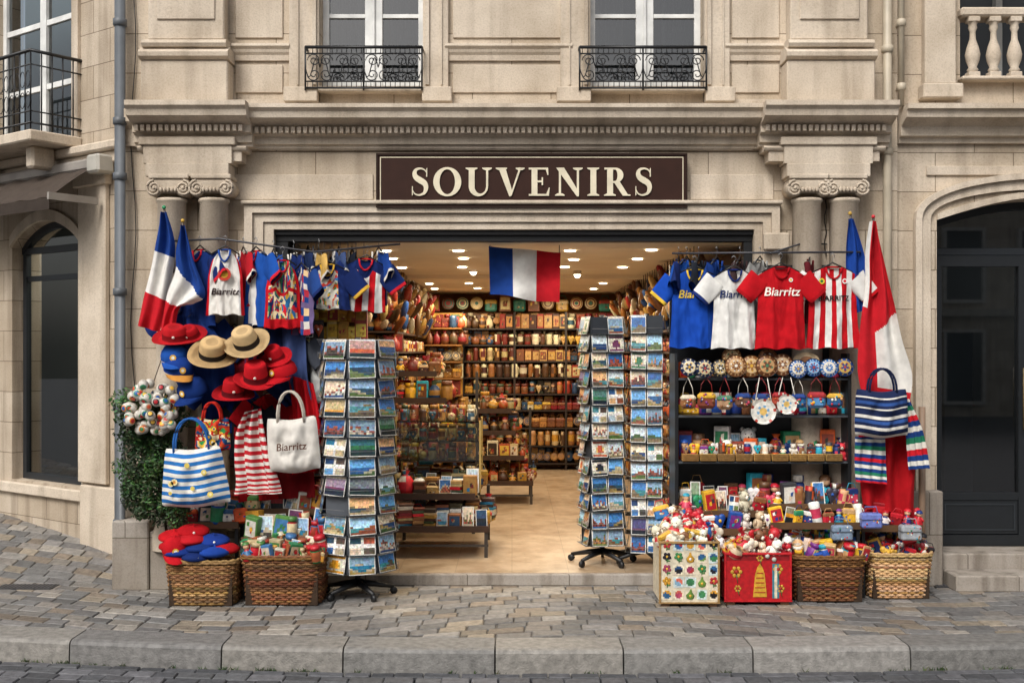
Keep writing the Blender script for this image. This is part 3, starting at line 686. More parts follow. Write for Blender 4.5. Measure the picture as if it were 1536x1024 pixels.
        for k in range(3): b.box((R.uniform(-.3,.3)*w,-w*.172,R.uniform(.1,.35)*h),(w*.12,.003,w*.1),pick(pal),M)
    elif kind=='heart':
        for s in(-1,1): b.sph((s*.18*w,0,.62*h),.26*w,c1,8,M,sc=(1,.5,1))
        b.lathe([(0,0),(.38*w,.5*h),(.2*w,.7*h)],c1,8,M@Sc(1,.4,1)); b.sph((0,-.1*w,.5*h),.12*w,c2,6,M)
SKY=['9fc4dc','5f98c8','b8ccd8','3f76b0','d8a878','e0ccb0','7a94a8','c4d0d4','2f5f98','88a8c4']; SEA=['1f6f8f','2a5a8c','3a8a90','1b3f70','4f8c94','28485c']; LAND=['b8a47c','506a30','98804c','3a562a','b4a88c','8a4a30','5c5040','7c6a4c','3e3830','6a7a48']
def card(b,M,w,h,nx=9,ny=8):
    b.quad((-w/2,0,-h/2),(w/2,0,-h/2),(w/2,0,h/2),(-w/2,0,h/2),hx('e6e3da'),0,M)
    sk=pick(SKY);se=pick(SEA);la=pick(LAND);l2=pick(LAND);bl=pick(['e4e0d4','c8bda8','a8543a','d0c0a0','7a3a30','4a3a30','b8804c']); t=R.random(); m=.045*h
    iw=w-2*m; ih=h-2*m; mt=pick(['b0202c','1f4f90','d09028','2c6a44','20242c','6a3456','c05c3c'])
    ph=R.uniform(0,6); hz=R.uniform(.35,.62); f1=R.uniform(2,5)
    cols=[R.uniform(.25,.75) for _ in range(nx)]; gl=[R.uniform(.85,1.1) for _ in range(nx)]
    def cf(u,v):
        i=int(u*nx); coast=.30+.16*math.sin(u*f1+ph); ridge=hz+.10*math.sin(u*f1*1.7+ph*2)
        if t<.40:   # coast view
            if v<coast: c=la if v<coast*.55 else l2
            elif v<hz: c=se
            elif v<ridge: c=l2
            else: c=tuple(min(1,x*(1+.25*(1-v))) for x in sk)
        elif t<.66: # town
            hgt=cols[i]
            if v<.15: c=se if t<.52 else la
            elif v<hgt-.12: c=tuple(x*gl[i] for x in bl) if (int(v*ny)+i)%3 else tuple(x*.55 for x in bl)
            elif v<hgt: c=pick(['9a4a34','8a3c2c']) if t<.6 else l2
            else: c=sk
        elif t<.78: # illustration on cream
            d=(u-.5)**2+((v-.48)*.9)**2; c=mt if d<.05 else (pick(['d8b060',mt]) if d<.075 else hx('ddd5c2'))
            if v>.88 or v<.10: c=mt
        elif t<.88: # multi view
            c=[sk,la,se,bl][(1 if u>.5 else 0)+(2 if v>.5 else 0)]
            if abs(u-.5)<.06 or abs(v-.5)<.07: c=hx('e6e3da')
        else:       # night / sunset
            c=tuple(x*.35 for x in se) if v<hz*.6 else (mt if v<hz else tuple(a_*.5+b_*.5 for a_,b_ in zip(sk,mt)))
        return vary(c,.12)
    b.grid(lambda u,v:(-w/2+m+u*iw,-.0012,-h/2+m+v*ih),nx,ny,cf,M,sm=False)
def shelf_run(b,M,L,zs,D,pal,kinds,up=1.0,fill=.12,back='6b4420',board='3a2415',top=2.6,yin=.06):
    bc=hx(board)
    b.b2(0,L,D,D+.02,0,top,hx(back),1,0,M)
    k=0
    while up and k<=L+.01: b.b2(k-.015,k+.015,0,D,0,top,bc,1,0,M); k+=up
    for i,z in enumerate(zs):
        b.b2(0,L,-.004,D,z-.02,z,bc,1,0,M)
        gz=(zs[i+1]-z-.025) if i+1<len(zs) else min(.3,top-z)
        x=.02; kk=R.choice(kinds); p3=[R.choice(pal) for _ in range(4)]; hh=gz*R.uniform(.75,.98)
        while x<L-.06:
            w_=fill*R.uniform(.75,1.15)
            if R.random()<.22: kk=R.choice(kinds); p3=[R.choice(pal) for _ in range(4)]; hh=gz*R.uniform(.7,.98)
            item(b,M@T(x+w_/2,yin+R.uniform(-.01,.01),z)@Rz(R.uniform(-12,12)),w_,min(hh,w_*2.3)*R.uniform(.9,1.0),kk,p3)
            item(b,M@T(x+w_/2+.03,yin+.12,z),w_,gz*R.uniform(.85,.98),R.choice(['box','pouch','jar']),p3,6)
            x+=w_*.93
KW=['pouch','pouch','jar','bottle','box','bag','bag','bag','doll','ball','plate','mug','heart']
LV=[.12,.38,.62,.86,1.08,1.30,1.52,1.74,1.96,2.18]
b=B(); shelf_run(b,T(-1.60,.45,.09)@Rz(90),2.6,LV,.36,WARM,KW,up=0,fill=.13); shelf_run(b,T(-1.25,3.06,.09)@Rz(90),4.6,LV,.36,WARM,KW,up=0,fill=.14); shelf_run(b,T(-1.60,3.05,.09),.36,LV,.3,WARM,KW,up=0,fill=.12); b.obj('wall_shelves',[m_paint,m_wood])
b=B(); shelf_run(b,T(1.55,7.9,.09)@Rz(-90),7.4,LV,.36,WARM,KW,up=0,fill=.13); b.obj('wall_shelves',[m_paint,m_wood])
b=B(); shelf_run(b,T(-.72,7.75,.09),2.27,[.1,.36,.62,.88,1.12,1.36,1.60,1.84,2.08],.35,WARM,KW,up=.757,fill=.125,back='8a5c26',board='24170e',top=2.32,yin=.05); b.obj('back_shelves',[m_paint,m_wood])
b=B(); shelf_run(b,T(-1.25,7.3,.09),.53,[.1,.36,.62,.88,1.12,1.36,1.60,1.84,2.08],.3,WARM,KW,up=0,fill=.125,back='c08a34',board='8a5c26',top=2.3,yin=.05); b.obj('back_shelves',[m_paint,m_wood])
for sx in(-1,1):
    b=B()
    for k in range(260):
        y=.4+R.random()*7; z=2.10+R.random()*.5; c=vary(pick(['a87c40','b89250','865624','c0a46c','6a3a1e','922420','274a80','c0b090','4a3018']),.1)
        l=R.uniform(.16,.32); off=(1.50 if sx>0 else (1.52 if y<3 else 1.2)); M=T(sx*(off+R.uniform(-.06,.2)),y,z)@Rz(R.uniform(-20,20))@Rx(R.uniform(15,65)*1)@Ry(-sx*R.uniform(5,40))
        b.lathe([(0,-l/2),(.028,-l*.4),(.040,0),(.028,l*.4),(0,l/2)],[c,vary(c),vary(c),c],7,M)
    for k in range(36):
        y=.4+k*.2; b.tube([(sx*(1.5 if sx>0 or y<3 else 1.2),y,2.7),(sx*(1.5 if sx>0 or y<3 else 1.2),y,2.3)],.003,BLK,4)
    b.obj('hanging_souvenirs',m_paint)
b=B()
for k in range(13): item(b,T(-1.15+k*.21,7.8,2.42),.19,.24,R.choice(['plate','plate','box','bag']),['a88430','8a2e22','c0b080','2c6a5a','6a3e20'])
b.obj('decorative_plates',m_paint)
def dtable(name,x0,x1,y0,y1,levels,pal,kinds,sz=.12,leg=True):
    b=B(); Lg=hx('3b3632')
    for z,ins in levels:
        a,c,d,e=x0,x1-ins,y0+ins,y1
        b.b2(a,c,d,e,z-.03,z,hx('6a4626'),1,.004); b.b2(a,c+.003,d-.012,d,z-.035,z+.02,hx('3a2415'),1)
        yy=d+.06
        while yy<e-.05:
            xx=a+.03
            while xx<c-.04:
                w_=sz*R.uniform(.8,1.15); item(b,T(xx+w_/2,yy,z)@Rz(R.uniform(-20,20)),w_,w_*R.uniform(.9,1.6),R.choice(kinds),pal); xx+=w_*.92
            yy+=sz*1.0
    zt_=max(z for z,_ in levels)
    for xx in(x0+.02,x1-.02):
        for yy in(y0+.02,y1-.02): b.b2(xx-.015,xx+.015,yy-.015,yy+.015,.09,levels[0][0] if yy<y0+.1 else zt_,Lg,2)
    b.b2(x0,x1,y0+.01,y0+.03,.18,.2,Lg,2); b.obj(name,[m_paint,m_wood,m_dark])
dtable('display_table',-1.02,-.2,.65,1.6,[(.34,0),(.60,.12)],WARM+['c8202c','d8d4ca','1f6f8f','c9c2b4'],['books','box','books','card','pouch','bag'],.13)
dtable('display_table',-.42,.24,4.0,4.9,[(.34,0),(.62,.1),(.9,.2),(1.15,.25)],WARM+['c33b3b','d8581e'],['ball','doll','pouch','jar','box','bottle'],.125)
dtable('display_table',-1.2,-.35,1.9,3.0,[(.5,0),(.8,.1),(1.08,.2),(1.36,.3),(1.62,.4)],WARM+['2aa0b8','e9b52c','c8202c'],['bag','doll','pouch','jar','mug','box'],.13)
b=B(); gx0,gx1,gy0,gy1,gz0,gz1=-1.02,-.28,1.0,1.6,.88,1.22
for z in(gz0,(gz0+gz1)/2,gz1):
    b.b2(gx0,gx1,gy0,gy1,z-.008,z,W0,1)
b.quad((gx0,gy0,gz0),(gx1,gy0,gz0),(gx1,gy0,gz1),(gx0,gy0,gz1),W0,1)
for xx in(gx0,gx1):
    for yy in(gy0,gy1): b.b2(xx-.008,xx+.008,yy-.008,yy+.008,.60,gz1+.01,hx('b79a5a'),2)
for z in(gz0,(gz0+gz1)/2,gz1):
    x=gx0+.06
    while x<gx1-.03: item(b,T(x,gy0+.1,z+.003),.08,.1,R.choice(['doll','heart','ball','jar','mug']),WARM+['e9b52c','c8202c']); item(b,T(x,gy0+.28,z+.003),.09,.13,R.choice(['doll','jar','mug']),WARM); x+=.085
b.obj('glass_display_case',[m_paint,m_clear,m_dark])
# ================= POSTCARD RACKS
def rack(name,cx,cy,zb,z0,z1,nside,r,rows,cols,cw,rot):
    b=B(); G=hx('2b2d30'); hgt=(z1-z0)/rows
    for k in range(5):
        a=2*PI*k/5+rot; b.tube([(cx,cy,zb+.10),(cx+.12*math.cos(a),cy+.12*math.sin(a),zb+.085),(cx+.27*math.cos(a),cy+.27*math.sin(a),zb+.055)],[.028,.022,.014],BLK,8,mat=1)
        b.lathe([(0,-.012),(.028,-.012),(.028,.012),(0,.012)],BLK,10,T(cx+.27*math.cos(a),cy+.27*math.sin(a),zb+.028)@Rz(math.degrees(a))@Rx(90),mat=1)
    b.tube([(cx,cy,zb+.08),(cx,cy,z1+.02)],.022,G,10,mat=1)
    for k in range(nside):
        an=math.degrees(2*PI*k/nside)+rot*57.3; M=T(cx,cy,0)@Rz(an)
        ww=cols*cw
        b.b2(-ww/2,ww/2,-r+.014,-r+.018,z0,z1,hx('50545a') if nside>4 else hx('30343a'),1,0,M)
        for j in range(rows):
            zz=z0+(j+.5)*hgt
            for i in range(cols):
                xx=-ww/2+(i+.5)*cw
                if R.random()<.03: continue
                card(b,M@T(xx+R.uniform(-.004,.004),-r-.012,zz+R.uniform(-.004,.006))@Rx(-11)@Ry(R.uniform(-3,3)),cw*.94,hgt*.92)
                card(b,M@T(xx,-r-.004,zz+.014)@Rx(-9),cw*.92,hgt*.88,3,2)
                for s in(-1,1): b.tube([(xx+s*cw*.47,-r-.03,zz-hgt*.42),(xx+s*cw*.47,-r-.03,zz-hgt*.1)],.0016,hx('7c7c7c'),4,M=M,mat=1)
            b.tube([(-ww/2,-r-.032,zz-hgt*.18),(ww/2,-r-.032,zz-hgt*.18)],.0016,hx('7c7c7c'),4,M=M,mat=1)
            b.b2(-ww/2,ww/2,-r-.034,-r+.012,zz-hgt*.475,zz-hgt*.468,hx('4c4e50'),1,0,M)
    for z in(z0,z1):
        for k in range(nside):
            an=2*PI*k/nside+rot; b.tube([(cx,cy,z),(cx+r*math.sin(an),cy-r*math.cos(an),z)],.004,hx('a8aaac'),4,mat=1)
    b.obj(name,[m_card,m_ivory])
y=-.42; rack('postcard_rack',X(537,y),y,0,Z(852,y),Z(510,y-.1),8,.26,12,1,.205,.25)
y=.42; rack('postcard_rack',X(903,y),y,.09,Z(815,y),Z(476,y),4,.145,13,2,.137,.22)
y=.46; rack('postcard_rack',X(970,y),y,.09,Z(825,y),Z(474,y),4,.145,13,2,.132,-.12)
# ================= CLOTHES
def textmesh(b,s,size,M,col,mat=0,surf=None,shear=0.0,bold=0.0):
    cu=bpy.data.curves.new('t','FONT'); cu.body=s; cu.size=size; cu.align_x='CENTER'; cu.align_y='CENTER'; cu.shear=shear; cu.offset=bold; cu.resolution_u=3
    o=bpy.data.objects.new('t',cu); bpy.context.collection.objects.link(o)
    dg=bpy.context.evaluated_depsgraph_get(); dg.update(); ev=o.evaluated_get(dg); me=ev.to_mesh()
    vs=[(v.co.x,(surf(v.co.x,v.co.y) if surf else 0),v.co.y) for v in me.vertices]; fs=[tuple(p.vertices) for p in me.polygons]
    ev.to_mesh_clear(); bpy.data.objects.remove(o); bpy.data.curves.remove(cu)
    b.add(vs,fs,col,mat,False,M)
def put_tee(name,px,py,y,W,H,cf,slv,collar,rot=0,sleeves=True,text=None,tcol=(1,1,1),tsz=.09,tshear=.2,tz=-.2,badge=None,tilt=0):
    b=B(); q=P(px,py,y); M=T(q.x,q.y,q.z)@Rz(rot)@Ry(tilt); sd=R.uniform(0,9)
    def top(u,front):
        if abs(u)<.34: return -.015-(.085 if front else .01)*(1-(u/.34)**2)**.6
        return -.015-(abs(u)-.34)*.09
    def fy(u,v):
        f=.015*math.sin(u*6+sd+1.3*v)*min(1,v*1.6)+.010*math.sin(u*13+sd*2-v*3)*v+.016*noise.noise((u*1.6+sd,v*2.4,sd))+.010*noise.noise((u*4+sd,v*7,sd))+.006*noise.noise((u*9+v*5,v*6-u*5,sd))
        return -.03*(1-abs(u)**3)+f
    def front(p,q):
        u=p*2-1; t=top(u,True); z=t+(-H-t+ .008*math.sin(u*7+sd))*q
        hw=W/2*(.93+.10*q-(.05*math.sin(q*PI)))
        if not sleeves: hw*= .62+.38*min(1,q*3.0)**.6
        return (u*hw,fy(u,q),z)
    def backf(p,q):
        x,yy,z=front(p,q); u=p*2-1; t=top(u,False); return (x*.995,.03*(1-abs(u)**3)+.01+yy*.3,t+(-H-t)*q)
    b.grid(front,44,34,lambda u,v:cf(u*2-1,v)); b.grid(backf,20,12,lambda u,v:cf(u*2-1,v))
    if sleeves:
        for s in(-1,1):
            d=Vector((s*.66,-.05,-.75)).normalized(); pr=Vector((-d.z*s,0,d.x*s)); base=Vector((s*W/2*.80,-.0,-.085))
            def sl(p,q,s=s):
                a=2*PI*p; r=.088-.012*q; c=base+d*(.19*q+.01); c=c+pr*(r*math.cos(a)); return (c.x,c.y+.027*math.sin(a)+.008*math.sin(3*a+sd+4*q),c.z)
            b.grid(sl,18,8,lambda u,v:(collar if v>.87 else slv))
    pts=[(u*W/2*.93,fy(u,0)-.004,top(u,True)-.002) for u in [(-.34+.68*k/14) for k in range(15)]]; b.tube(pts,.0075,collar,6)
    b.tube([(-.34*W/2*.93+.68*W/2*.93*k/6,.012,-.012) for k in range(7)],.007,collar,6)
    b.tube([(-W*.38,0,-.05),(0,0,.02),(W*.38,0,-.05)],.006,hx('22201e'),6,mat=1)
    b.tube([(0,0,.02),(0,0,.05),(.018,0,.07),(.0,0,.092),(-.018,0,.078)],.003,hx('999999'),5,mat=1)
    if text:
        def sf(x,z):
            u=x/(W/2); q=min(1,max(0,(tz+z+.04)/(-H+.04))); return fy(u,q)-.007
        textmesh(b,text,tsz,T(0,0,tz),tcol,0,sf,tshear,.0012)
    if badge:
        for (bx,bz,br,bc) in badge:
            b.lathe([(0,0),(br*.55,0),(br,.0)],[bc[0],bc[1]],12,T(bx,fy(bx/(W/2),-bz/H)-.008,bz)@Rx(90))
    b.obj(name,[m_cloth,m_dark],M=M)
NAVY=hx('17285c');BLU=hx('1c4c9c');RED=hx('b8131d');WHT=hx('dedcd6');ROY=hx('1747a8')
sol=lambda c:(lambda u,v:c)
put_tee('football_shirt',1042,402,-.40,.37,.60,lambda u,v:(hx('123a86') if u>.55 else ROY),ROY,hx('e8c040'),text='Biarritz',tcol=hx('e8c850'),tsz=.085,rot=-6)
put_tee('football_shirt',1101,402,-.47,.33,.60,sol(WHT),WHT,hx('1c2f6c'),text='Biarritz',tcol=hx('24305c'),tsz=.08,rot=2)
put_tee('football_shirt',1171,398,-.50,.37,.62,sol(RED),RED,hx('a00f18'),text='Biarritz',tcol=hx('f2ece0'),tsz=.09,badge=[(.07,-.11,.016,(hx('e0b030'),WHT))])
put_tee('football_shirt',1249,398,-.46,.39,.62,lambda u,v:(RED if int((u+1)*4.5)%2==0 else WHT),WHT,RED,text='BIARRITZ',tcol=hx('222222'),tsz=.055,tshear=0,tz=-.25,badge=[(-.09,-.12,.022,(hx('3a7a3a'),hx('e8d040'))),(.08,-.12,.02,(hx('d0202a'),WHT))])
for px,c in((1018,NAVY),(1030,BLU),(1048,hx('20242c')),(1075,hx('1c3f88')),(1110,hx('3a2a2a')),(1215,hx('5a1a20')),(1140,hx('9c9c98'))):
    put_tee('football_shirt',px,388,-.22,.30,.5,sol(c),c,c,rot=R.uniform(50,75))
def plaid(cols,nx=6,ny=8,seed=0):
    return lambda u,v:hx(cols[(int((u+1)*nx)*7+int(v*ny)*3+seed+int((u+1)*nx)*int(v*ny))%len(cols)])
def motif(base,cols,sc=5,sd=0.0,th=.12):
    def f(u,v):
        n=noise.noise((u*sc+sd,v*sc*1.3,sd)); k=noise.noise((u*sc*.5+9,v*sc*.6+sd,3.3))
        if n>th: return hx(cols[int((k+1)*len(cols)*1.3)%len(cols)])
        if n<-th*1.6: return hx(cols[int((k+1)*len(cols)*1.9+2)%len(cols)])
        return hx(base)
    return f
put_tee('football_shirt',300,372,-.30,.34,.60,sol(hx('16306e')),NAVY,hx('c8202c'),rot=-38)
put_tee('vest_top',338,372,-.44,.28,.50,lambda u,v:(hx('c0141f') if abs(u)>.86 else hx('dedad2')),WHT,hx('2a4f9c'),sleeves=False,text='Biarritz',tcol=hx('3a2a2a'),tsz=.07,tz=-.33,rot=4,badge=[(0,-.2,.05,(hx('e8b040'),hx('c84a3a')))])
put_tee('football_shirt',384,374,-.36,.34,.58,lambda u,v:(hx('dedcd6') if (abs(u)<.3 and v>.2) else BLU),BLU,hx('c8202c'),rot=-42)
put_tee('patterned_vest',424,388,-.46,.27,.52,lambda u,v:RED if abs(u)>.8 or v>.86 or abs(v-.4)<.03 else motif('d8c8a0',['c8202c','2a6a9a','e0b040','b03a28','3a7a5a','1f3060'],4,2.2,.1)(u,v),RED,hx('c8202c'),sleeves=False,rot=8)
put_tee('patterned_shirt',452,398,-.38,.32,.52,plaid(['1f3f80','b03040','d8d2c8','1f3f80','e0c090','6a5a80'],5,10,2),hx('22407c'),NAVY,rot=-48)
put_tee('football_shirt',492,394,-.20,.34,.36,lambda u,v:NAVY if abs(u)>.5 or v<.12 else motif('dcd6c4',['c84030','2a6aa0','e0b040','3a8a5a','d8581e'],4,5.1,.18)(u,v),NAVY,hx('e0b040'))
put_tee('football_shirt',550,386,-.12,.34,.42,lambda u,v:(NAVY if v<.22 else (RED if int((u+1)*3.2)%2==0 else WHT)),NAVY,hx('c8202c'),tilt=4)
for px,py,yy,c,r in((440,378,.0,NAVY,-60),(462,372,.15,hx('1d2c50'),-70),(508,374,.1,hx('3a4a70'),-68),(528,374,.2,hx('181c28'),-75),(568,374,.05,hx('1c3f88'),-62),(410,378,-.2,BLU,-60),(365,374,-.22,hx('a81a24'),-60),(478,376,-.02,hx('c9a35a'),-65),
    (268,455,-.22,hx('14265c'),-20),(298,470,-.26,hx('1a3470'),10),(352,490,-.22,hx('7a1620'),-30),(395,490,-.22,hx('16264e'),15),(440,500,-.26,hx('3c4048'),-20),(462,520,-.22,hx('c4c4c0'),-40),(330,560,-.26,hx('16306e'),0),(452,590,-.30,hx('a8141c'),-10),(405,590,-.28,hx('b3121c'),15),(372,600,-.3,hx('20242c'),-10)):
    put_tee('football_shirt',px,py,yy,.30,.45,sol(c),c,hx('d8d2c8') if py<400 else c,rot=r)
b=B(); rl=hx('35353a')
b.tube([P(255,362,-.3),P(330,358,-.40),P(470,378,-.40),P(600,366,-.12)],.008,rl,8); b.tube([P(330,358,-.4),P(320,356,0)],.008,rl); b.tube([P(470,378,-.4),P(470,370,0)],.008,rl)
b.obj('clothes_rail',m_dark)
b=B(); b.tube([P(1008,380,-.40),P(1290,378,-.46)],.008,rl,8); b.tube([P(1155,380,-.44),P(1200,366,-.2),P(1240,366,-.02)],.007,rl,8); b.tube([P(1290,378,-.46),P(1290,372,0)],.007,rl); b.tube([P(1010,380,-.4),P(1010,380,.1)],.007,rl)
b.obj('clothes_rail',m_dark)
def drape(b,rows,cf,nu=22,nseg=8,amp=.02,fn=3.0,mat=0,ph=None):
    ph=R.uniform(0,6) if ph is None else ph
    n=len(rows)-1
    def fn_(u,v):
        t=v*n; i=min(n-1,int(t)); f=t-i
        def ip(k):
            p=[rows[max(0,min(n,i+q))][k] for q in(-1,0,1,2)]
            return .5*((2*p[1])+(-p[0]+p[2])*f+(2*p[0]-5*p[1]+4*p[2]-p[3])*f*f+(-p[0]+3*p[1]-3*p[2]+p[3])*f**3)
        xl_,yl_,xr_,yr_,d=[ip(k) for k in range(5)]
        px=xl_+(xr_-xl_)*u; py=yl_+(yr_-yl_)*u
        dd=d+amp*math.sin(u*fn*2*PI+ph+v*1.5)+amp*.4*math.sin(u*fn*5+v*7+ph)
        q=P(px,py,d); return (q.x,dd,q.z)
    b.grid(fn_,nu,nseg*n,cf,mat=mat)
FB=hx('1d3f86');FR=hx('be1e28');FW=hx('dedbd4')
def tri(t): return FB if t<.34 else (FW if t<.67 else FR)
b=B(); drape(b,[(240,318,250,318,-.42),(233,360,262,366,-.43),(226,402,256,420,-.44),(214,448,250,462,-.44),(206,488,238,498,-.43)],lambda u,v:tri(v*.98),amp=.026,fn=1.8,nu=40,nseg=16)
b.tube([P(246,312,-.40),P(262,420,-.2),P(272,480,-.05)],.009,hx('4a3a28'),8,mat=1); b.sph(tuple(P(246,311,-.4)),.016,hx('2c8a5a'),8,mat=1); b.obj('french_flag',[m_cloth,m_paint])
b=B(); drape(b,[(270,338,278,338,-.46),(262,375,292,392,-.47),(262,405,308,440,-.48),(250,440,290,455,-.48),(243,475,268,462,-.47),(236,512,262,498,-.46)],lambda u,v:FB if v<.36+.12*u else (FW if v<.66+.1*u else FR),amp=.026,fn=1.8,nu=40,nseg=16)
b.tube([P(274,334,-.44),P(290,440,-.25),P(296,490,-.05)],.009,hx('4a3a28'),8,mat=1); b.sph(tuple(P(274,331,-.44)),.015,hx('c8a040'),8,mat=1); b.obj('french_flag',[m_cloth,m_paint])
b=B()
yf=.28
def cfl(u,v):
    a=P(733,369,yf);c=P(841,379,yf);d=P(735,441,yf);e=P(839,455,yf)
    q=(a*(1-u)+c*u)*(1-v)+(d*(1-u)+e*u)*v; return (q.x,yf+.034*math.sin(u*9+v*1.5)+.013*math.sin(v*9+u*5),q.z+.008*math.sin(u*8)*(v))
b.grid(cfl,36,20,lambda u,v:tri(u)); q=P(735,369,yf);b.tube([q,(q.x,yf,2.7)],.003,BLK,4);q=P(839,379,yf);b.tube([q,(q.x,yf,2.7)],.003,BLK,4)
b.obj('french_flag',m_cloth)
b=B(); drape(b,[(1272,328,1280,328,-.44),(1269,370,1296,385,-.45),(1270,420,1300,430,-.46),(1282,470,1298,465,-.45)],lambda u,v:hx('1a3f8c'),amp=.018,fn=1.8)
b.tube([P(1276,320,-.42),P(1282,470,-.2)],.009,hx('3a3028'),8,mat=1); b.sph(tuple(P(1275,320,-.42)),.015,hx('c8a040'),8,mat=1); b.obj('blue_flag',[m_cloth,m_paint])
b=B(); drape(b,[(1306,332,1314,332,-.48),(1298,380,1330,400,-.49),(1297,430,1342,455,-.50),(1290,490,1352,510,-.5),(1286,550,1366,560,-.49),(1290,585,1364,600,-.48)],
  lambda u,v: FW if (v+u*.25>.70 and u>.38 and v<.93) or (u<.12 and v<.5) else FR,amp=.035,fn=2,nu=70,nseg=22)
b.tube([P(1310,326,-.46),P(1316,500,-.25)],.009,hx('3a3028'),8,mat=1); b.sph(tuple(P(1310,325,-.46)),.015,hx('c8202c'),8,mat=1); b.obj('red_and_white_flag',[m_cloth,m_paint])
b=B(); drape(b,[(1292,585,1365,600,-.42),(1288,650,1372,660,-.43),(1290,710,1372,720,-.43),(1294,755,1372,778,-.42)],lambda u,v:hx('a8131b'),amp=.035,fn=2.5,nu=40); b.obj('red_shawl',m_cloth)
def strp(cols,n): return lambda u,v:hx(cols[int(v*n)%len(cols)])
b=B(); drape(b,[(1284,655,1328,655,-.52),(1282,690,1330,695,-.52),(1284,722,1330,726,-.52)],strp(['1f3f7c','dedad0','1f3f7c','2a7a5a','dedad0','1f3f7c','c8202c'],14),amp=.015,nseg=14); b.obj('striped_scarf',m_cloth)
b=B(); drape(b,[(1352,600,1364,598,-.54),(1358,650,1384,645,-.54),(1362,704,1394,702,-.53)],strp(['dedad0','1f3f7c','2a7a5a','dedad0','c8202c','1f3f7c'],14),amp=.012,nseg=14); b.obj('striped_scarf',m_cloth)
def bag(name,px,py,y,w,h,cf,hcol,hh,text=None,tcol=(0,0,0),tsz=.06,tilt=0,rot=0,d=.09,taper=.12,hw=.5,decor=None):
    b=B(); q=P(px,py,y); M=T(q.x,q.y,q.z)@Rz(rot)@Ry(tilt); sd=R.uniform(0,9)
    def sh(u,v,s):
        U=u*2-1; ww=w/2*(1-taper*(1-v)); zz=h*(.5-v)
        k=(1-abs(U)**3.2)*(max(0,1-abs(v*2-1)**5))**.6
        rx=ww*(1-.05*(abs(v*2-1)**6)); sag=.012*math.cos(U*PI)*v
        yy=s*d*k+ (.014*math.sin(U*7+sd+v*4)+.022*noise.noise((U*2+sd,v*3,1))+.016*noise.noise((U*5+sd,v*6,1)))*k
        return (U*rx,yy,zz-(sag)+.010*(1-v)*math.cos(U*3.1)*-1)
    b.grid(lambda u,v:sh(u,v,-1),30,30,cf); b.grid(lambda u,v:sh(u,v,.7),16,12,cf)
    for s,yy in((1,-.03),(1,.03)):
        b.tube([(w*hw/2*math.cos(a*PI/12),yy-.012,h*.42+ (hh+.08*h)*max(0,math.sin(a*PI/12))**.8) for a in range(13)],.0085,hcol,7)
    if text: textmesh(b,text,tsz,T(0,-d-.028,-.02*h),tcol,0,lambda x,z:.9*d*(abs(x)/(w/2))**3.2,.1,.001)
    if decor:
        for k in range(decor[0]):
            a=R.uniform(-.33,.33)*w; c=R.uniform(-.3,.3)*h; r=R.uniform(.012,.026)
            b.lathe([(0,0),(r*.5,0),(r,0)],[hx(R.choice(decor[1])),hx(R.choice(decor[1]))],9,T(a,-d-.022,c)@Rx(90))
    b.obj(name,m_cloth,M=M)
bl=lambda u,v:(hx('2a6cae') if int(v*15)%2 else hx('dedbd2'))
bag('striped_beach_bag',292,715,-.66,.52,.42,bl,hx('2a5c9e'),.22,tilt=-4,d=.11,taper=.22,decor=(7,['d8c060','c98a40','e8d8a0']))
bag('white_tote_bag',440,667,-.62,.39,.39,sol(hx('d4cfc6')),hx('c0b6a8'),.20,text='Biarritz',tcol=hx('5a3a2c'),tsz=.075,tilt=-4,d=.07,taper=.06,decor=(0,[]))
bag('patterned_shoulder_bag',319,652,-.58,.27,.24,motif('b8261e',['2a8a4a','e0b040','e8d8b0','1f4f80','c84a28'],4,3.3,.1),hx('b5281e'),.12,d=.06,decor=(6,['e8d8b0','e8b030','2c6a8a']))
bag('striped_shoulder_bag',1322,620,-.60,.40,.34,lambda u,v:hx(['1c2748','1c2748','d8d4cc','1c2748','2f4f8c','1c2748','d8d4cc'][int(v*17)%7]),hx('1a2240'),.16,d=.09,taper=.06)
b=B(); drape(b,[(366,618,392,612,-.56),(354,650,398,652,-.58),(352,690,408,692,-.60),(354,722,418,722,-.60),(352,742,422,740,-.60)],lambda u,v:(hx('b5202a') if int(v*26+u*1.0)%2 else hx('dcd7ce')),amp=.028,fn=2.5,nseg=13,nu=28); b.obj('striped_dress',m_cloth)
b=B(); drape(b,[(432,560,470,575,-.40),(440,640,482,640,-.42),(432,712,478,706,-.42)],sol(hx('b3121c')),amp=.025); drape(b,[(352,640,440,640,-.36),(356,700,470,700,-.38),(360,752,474,745,-.38)],lambda u,v:hx('a8141c') if u<.5 else hx('7a1218'),amp=.035); b.obj('red_shawl',m_cloth)
b=B(); drape(b,[(256,470,310,480,-.36),(250,540,350,545,-.38),(280,600,345,600,-.38)],lambda u,v:hx('17306a') ,amp=.03); drape(b,[(370,485,458,490,-.34),(380,560,462,560,-.36),(430,610,470,600,-.36)],lambda u,v:hx('1c2a50') if u<.6 else hx('40507c'),amp=.03); b.obj('navy_jumper',m_cloth)
